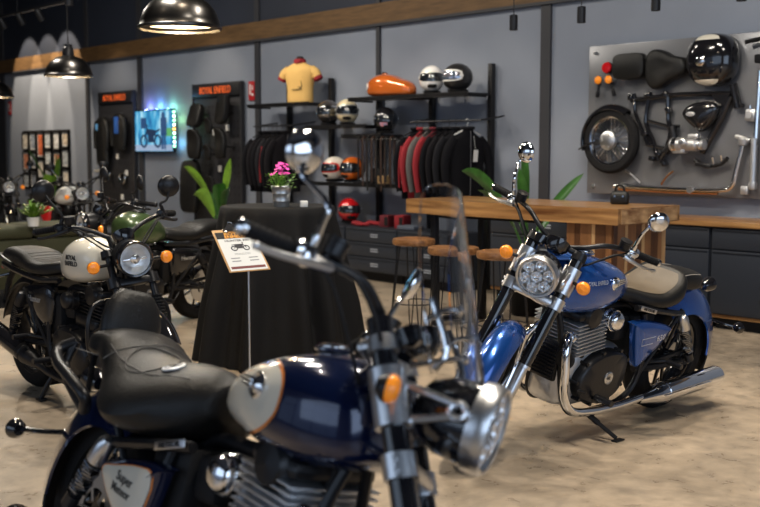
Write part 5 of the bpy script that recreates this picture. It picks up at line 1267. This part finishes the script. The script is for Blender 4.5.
bg = empty('leather_bag', (-4.62, 6.62, 1.052), .4); tag(bg, 'small black leather bag standing on the bar table', 'bag')
m = MB(); m.loft([[V((w_*math.copysign(abs(math.cos(2*PI*j/20))**.5, math.cos(2*PI*j/20)), d*math.copysign(abs(math.sin(2*PI*j/20))**.5, math.sin(2*PI*j/20)), z)) for j in range(20)] for z, w_, d in ((0, .06, .03), (.01, .068, .036), (.06, .07, .036), (.09, .06, .024), (.10, .05, .01))]); m.build('bag_body', leather, bg, ang=70)
for s in (-1, 1): m = MB(); m.tube([(-.035, s*.012, .085), (-.028, s*.02, .125), (0, s*.022, .14), (.028, s*.02, .125), (.035, s*.012, .085)], .005, 6, 3); m.build('handle', leather, bg)
m = MB()
for s in (-1, 1): m.box((s*.03, -.037, .06), (.012, .004, .014))
m.build('buckles', chrome, bg)

# ---- cocktail table under a floor-length cloth
clothb = mat('black_table_cloth', (.007, .007, .0078), .8, spec=.25, bump=.15, bscale=25)
ct = empty('cocktail_table', (-5.93, 4.43, 0)); tag(ct, 'tall round cocktail table hidden under a floor-length black cloth', 'table')
m = MB(); m.lathe([(0, 1.035), (.38, 1.035), (.385, 1.05), (.38, 1.06), (0, 1.06)], n=48); m.build('table_top', blackmt, ct)
m = MB(); m.lathe([(0, 0), (.26, 0), (.26, .015), (.05, .03), (.035, .05), (.035, 1.035), (0, 1.035)], n=24); m.build('pedestal', blackst, ct)
m = MB(); rings = []; NT = 144
fold = [(random.Random(k).uniform(.6, 1.4)) for k in range(40)]
def cloth_r(a, t):
    f = math.sin(11*a+.6*math.sin(3*a))+.5*math.sin(19*a+1.3+.5*math.sin(5*a))
    return f*.052*min(1, t*1.6)
for i in range(4):
    rr_ = (.02, .2, .34, .385)[i]; rings.append([V((rr_*math.cos(2*PI*j/NT), rr_*math.sin(2*PI*j/NT), 1.068)) for j in range(NT)])
rings.append([V((.398*math.cos(2*PI*j/NT), .398*math.sin(2*PI*j/NT), 1.06)) for j in range(NT)])
for i in range(1, 25):
    t_ = i/24; z = 1.05*(1-t_)+.006; base = .400+.175*t_**1.05
    rings.append([V(((base+cloth_r(2*PI*j/NT, t_))*math.cos(2*PI*j/NT), (base+cloth_r(2*PI*j/NT, t_))*math.sin(2*PI*j/NT), z)) for j in range(NT)])
m.loft(rings, False); cl = m.build('tablecloth', clothb, ang=80, recalc=True); cl.location = (-5.93, 4.43, 0)
tag(cl, 'floor-length black cloth draped over the round cocktail table', 'tablecloth')

zinc = mat('zinc_metal', (.50, .53, .56), .35, .9, var=.12, vscale=25)
pot = empty('flower_pot', (-5.765, 4.34, 1.069)); pot.scale = (1.12, 1.12, 1.12); tag(pot, 'small zinc bucket pot on the black cocktail table', 'pot')
m = MB(); m.lathe([(0, 0), (.046, 0), (.048, .006), (.050, .03), (.053, .035), (.051, .04), (.055, .075), (.058, .08), (.056, .085), (.062, .12), (.066, .124), (.063, .128), (.059, .124), (.05, .09), (0, .09)], n=32); m.build('bucket', zinc, pot)
m = MB(); m.lathe([(0, .112), (.055, .112)], n=24); m.build('soil', mat('soil', (.04, .025, .015), .9, bump=.5), pot)
leafm = mat('fresh_leaf', (.13, .28, .04), .5, var=.3, vscale=30, spec=.4)
pinkm = mat('pink_petal', (.75, .06, .42), .5, var=.2, vscale=60)
fl = empty('flowering_plant', (-5.765, 4.34, 1.195)); fl.scale = (1.15, 1.15, 1.15); tag(fl, 'pink flowering plant growing in the zinc bucket', 'plant')
rn = random.Random(3)
ml = MB()
for k in range(170):
    a = rn.uniform(0, 2*PI); rad = rn.uniform(0, .085)**1; z = rn.uniform(-.0, .085); o = V((rad*math.cos(a), rad*math.sin(a), z)); d = V((math.cos(a), math.sin(a), rn.uniform(-.2, .7))).normalized(); L_ = rn.uniform(.018, .032); sd = d.cross(V((0, 0, 1))).normalized()*L_*.28
    ml.add([o, o+d*L_*.5+sd, o+d*L_, o+d*L_*.5-sd, o+d*L_*.5+V((0, 0, -.002))], [[0, 1, 4], [1, 2, 4], [2, 3, 4], [3, 0, 4]])
for k in range(22):
    a = rn.uniform(0, 2*PI); rad = rn.uniform(.01, .08); ml.tube([(rad*.2*math.cos(a), rad*.2*math.sin(a), -.06), (rad*math.cos(a)*.6, rad*math.sin(a)*.6, .02), (rad*math.cos(a), rad*math.sin(a), .09)], .0015, 4, 2)
ml.build('foliage', leafm, fl, recalc=False)
mf = MB()
for k in range(26):
    a = rn.uniform(0, 2*PI); rad = rn.uniform(0, .055); o = V((rad*math.cos(a), rad*math.sin(a)-.01, rn.uniform(.075, .145))); up_ = V((math.cos(a)*.5+.3, math.sin(a)*.5-.4, 1)).normalized(); t_ = up_.orthogonal().normalized(); b_ = up_.cross(t_)
    for q in range(5):
        g = q*2*PI/5; d = t_*math.cos(g)+b_*math.sin(g); e = t_*math.cos(g+.55)+b_*math.sin(g+.55); f_ = t_*math.cos(g-.55)+b_*math.sin(g-.55)
        mf.add([o, o+e*.009+up_*.003, o+d*.016+up_*.004, o+f_*.009+up_*.003], [[0, 1, 2, 3]])
mf.build('blossoms', pinkm, fl, recalc=False)
cdm = empty('table_card', (-5.66, 4.45, 1.069), R(-35)); tag(cdm, 'small white card box beside the flower pot', 'card')
MB().box((0, 0, .02), (.085, .05, .04), None, .002).build('box', paperw, cdm); MB().box((0, -.0262, .024), (.06, .001, .01)).build('printed_line', mat('print_grey', (.3, .3, .3), .6), cdm)

# ---- clipboard on a floor stand
cs = empty('sign_stand', (-4.60, 3.24, 0)); tag(cs, 'thin steel floor stand that holds up the clipboard', 'stand')
MB().cyl((0, 0, .012), (0, 0, .90), .006, None, 10).build('pole', alu, cs); MB().lathe([(0, 0), (.12, 0), (.125, .006), (.11, .011), (0, .014)], n=32).build('base', blackst, cs)
F = frame((-4.62, 3.205, .925), (.223, .975, .023), (.606, -.157, .78))
def cbx(mb, c, s, b=0):
    q = MB(); q.box(c, s, None, b); mb.add([F @ v for v in q.v], q.f); return mb
cbd = empty('clipboard', (0, 0, 0)); tag(cbd, 'wooden clipboard with a printed motorcycle sheet on the thin stand', 'clipboard')
cbx(MB(), (0, 0, 0), (.228, .32, .004), .001).build('board', mat('hardboard', (.50, .28, .10), .5), cbd)
sheet = cbx(MB(), (.0, -.008, .0028), (.208, .292, .001)).build('sheet', paperw, cbd)
cbx(MB(), (0, .113, .0037), (.208, .05, .0006)).build('black_band', blackmt, sheet)
orl = mat('amber_lettering', (.85, .36, .03), .5)
m = MB(); m.text('ROYAL', .030, F @ Matrix.Translation((.0, .122, .0045)), .0003, sx=1.2, bold=.0008); m.text('ENFIELD', .028, F @ Matrix.Translation((.0, .099, .0045)), .0003, sx=1.15, bold=.0008); m.build('lettering', orl, sheet)
ink = mat('print_ink', (.03, .03, .035), .6)
m = MB(); m.text('HUNTER 350', .020, F @ Matrix.Translation((0, .070, .0036)), .0003, sx=1.2, bold=.0004); m.build('heading', ink, sheet)
m = MB(); 
for cx in (-.032, .036): m.torus(F @ V((cx, .012, .0036)), F.to_3x3() @ V((0, 0, 1)), .016, .003, 20, 5)
for a in (((-.032, .012), (-.010, .034), (.026, .034), (.036, .012)), ((.020, .04), (.028, .052), (.02, .054)), ((-.04, .038), (-.02, .04), (.02, .04)), ((-.01, .012), (.015, .012))): m.tube([F @ V((x_, y_, .0036)) for x_, y_ in a], .0022, 5, 2)
q = MB(); q.box((.002, .022, .0036), (.036, .022, .002)); m.add([F @ v for v in q.v], q.f); q = MB(); q.box((.0, .036, .0036), (.05, .010, .002)); m.add([F @ v for v in q.v], q.f)
m.build('motorcycle_drawing', ink, sheet)
m = MB()
for cx in (-.05, .05):
    for k, ww in enumerate((.05, .05)): cbx(m, (cx, -.062-k*.022, .0036), (ww, .007, .0004))
for k in range(2): cbx(m, (.0, -.028-k*.008, .0036), (.09, .002, .0004))
m.build('text_lines', mat('print_grey2', (.25, .25, .26), .6), sheet)
cbx(MB(), (0, -.132, .0036), (.19, .018, .0004)).build('footer_strip', mat('footer_red', (.16, .03, .03), .6), sheet)
m = MB(); cbx(m, (0, .150, .006), (.11, .022, .006), .002); q = MB(); q.prism([(-.045, .155, .006), (.045, .155, .006), (.018, .19, .012), (-.018, .19, .012)], (0, 0, .003)); m.add([F @ v for v in q.v], q.f); m.torus(F @ V((0, .196, .012)), F.to_3x3() @ V((0, 0, 1)), .012, .003, 18, 6); m.build('clip', chrome, cbd)

# ---- olive bench and plants
olive = mat('olive_fabric', (.034, .036, .015), .75, bump=.25, bscale=50, var=.1, vscale=8)
bn = empty('olive_bench', (-10.33, 4.1, 0)); tag(bn, 'long olive green upholstered bench behind the cream-tanked motorcycle', 'bench')
MB().box((0, 0, .05), (.66, 2.2, .08), None, .01).build('plinth', blackmt, bn); MB().box((0, 0, .335), (.70, 2.26, .49), None, .02).build('base', olive, bn)
for k in (-1, 0, 1): MB().box((0, k*.75, .645), (.71, .74, .13), None, .05, 4).build('cushion', olive, bn)
def blade(mb, base, tip, w_, droop=.1, twist=0., n=9, up_=V((0, 0, 1))):
    base = V(base); tip = V(tip); L_ = (tip-base); mid = (base+tip)/2+V((0, 0, droop)); sd = L_.cross(up_); sd = sd.normalized() if sd.length > 1e-4 else V((1, 0, 0))
    if twist: sd = Matrix.Rotation(twist, 3, L_.normalized()) @ sd
    vs = []; fs = []
    nn = sd.cross(L_).normalized()
    for i in range(n+1):
        t_ = i/n; p = base*(1-t_)**2+mid*2*t_*(1-t_)+tip*t_*t_; ww = w_*math.sin(PI*min(1, t_*.93+.06))**.75*(1 if t_ < .97 else .15)
        vs += [p-sd*ww, p-sd*ww*.5-nn*ww*.12, p-nn*ww*.26, p+sd*ww*.5-nn*ww*.12, p+sd*ww]
    for i in range(n):
        for j in range(4): a = i*5+j; fs.append([a, a+1, a+6, a+5])
    mb.add(vs, fs); return mb
darkleaf = mat('glossy_leaf', (.035, .12, .02), .35, var=.35, vscale=9, spec=.5); brightleaf = mat('bright_leaf', (.13, .26, .025), .4, var=.25, vscale=9)
def big_plant(x, y, label, leaves, potm=None, h0=.35, lm=None):
    r = empty('leafy_plant', (x, y, 0)); tag(r, label, 'plant')
    MB().lathe([(0, 0), (.13, 0), (.145, .02), (.18, h0-.03), (.19, h0), (.175, h0), (.165, h0-.05), (0, h0-.05)], n=32).build('pot', potm or blackmt, r)
    for k, (tip, w_, dr, tw, mm) in enumerate(leaves):
        tip = V(tip); st_ = V((tip.x*.25, tip.y*.25, h0+(tip.z-h0)*.55))
        lf = MB(); blade(lf, st_, tip, w_, dr, tw); lo_ = lf.build('leaf', mm, r, recalc=False)
        MB().tube([(0, 0, h0-.06), (st_.x*.3, st_.y*.3, (h0+st_.z)/2), st_], .009, 6, 3).build('stalk', darkleaf, lo_)
D, B_ = darkleaf, brightleaf
big_plant(-5.98, 7.2, 'leafy plant with long dark leaves behind the bar table', [((-.85, .05, 1.26), .085, .22, 1.2, D), ((-.42, -.2, 1.10), .07, .14, .6, D), ((-.06, .0, 1.50), .075, .02, 1.2, D), ((.52, .1, 1.26), .06, .03, 1.0, D), ((-.02, -.1, 1.30), .06, .05, .2, D), ((-.3, .2, 1.0), .06, .1, .3, D), ((.10, .3, .95), .06, .1, .3, D)])
big_plant(-10.78, 7.2, 'leafy plant with broad green leaves beside the left clothes rail', [((-.66, -.1, 1.25), .085, .14, 1.2, B_), ((-.24, -.25, .90), .085, .30, 1.2, B_), ((.22, .0, 1.36), .10, .03, 1.4, B_), ((.10, -.1, 1.05), .09, .2, .6, D), ((-.45, .1, .95), .08, .15, .6, D), ((.30, -.1, 1.0), .08, .2, .6, D)])
big_plant(-15.1, 7.1, 'leafy plant with upright bright leaves under the framed photographs', [((-.65, -.1, 1.45), .09, .10, .9, D), ((.10, .0, 1.42), .09, .05, 1.2, D), ((.38, -.1, 1.35), .11, .05, .9, B_), ((.15, -.2, 1.1), .09, .1, .6, B_), ((-.35, .0, 1.1), .09, .12, .6, D)])
fn = empty('fern', (-9.95, 4.45, .71)); tag(fn, 'small bright green fern in a white pot on the olive bench', 'plant')
MB().lathe([(0, 0), (.05, 0), (.065, .09), (.06, .09), (.055, .07), (0, .07)], n=24).build('pot', white, fn)
mf = MB(); rn = random.Random(8)
for k in range(26):
    a = rn.uniform(0, 2*PI); L_ = rn.uniform(.14, .25); e = rn.uniform(.3, 1.3); tip = V((math.cos(a)*math.cos(e)*L_, math.sin(a)*math.cos(e)*L_, .07+math.sin(e)*L_*.95)); blade(mf, (0, 0, .06), tip, .018, .05, 0, 5)
    for s in (-1, 1):
        for q in range(3):
            p = V((0, 0, .06)).lerp(tip, .4+.2*q); sd = tip.cross(V((0, 0, 1))).normalized()*s; blade(mf, p+V((0, 0, .015)), p+sd*.05+tip*.15+V((0, 0, .01)), .008, .01, 0, 3)
mf.build('fronds', brightleaf, fn, recalc=False)
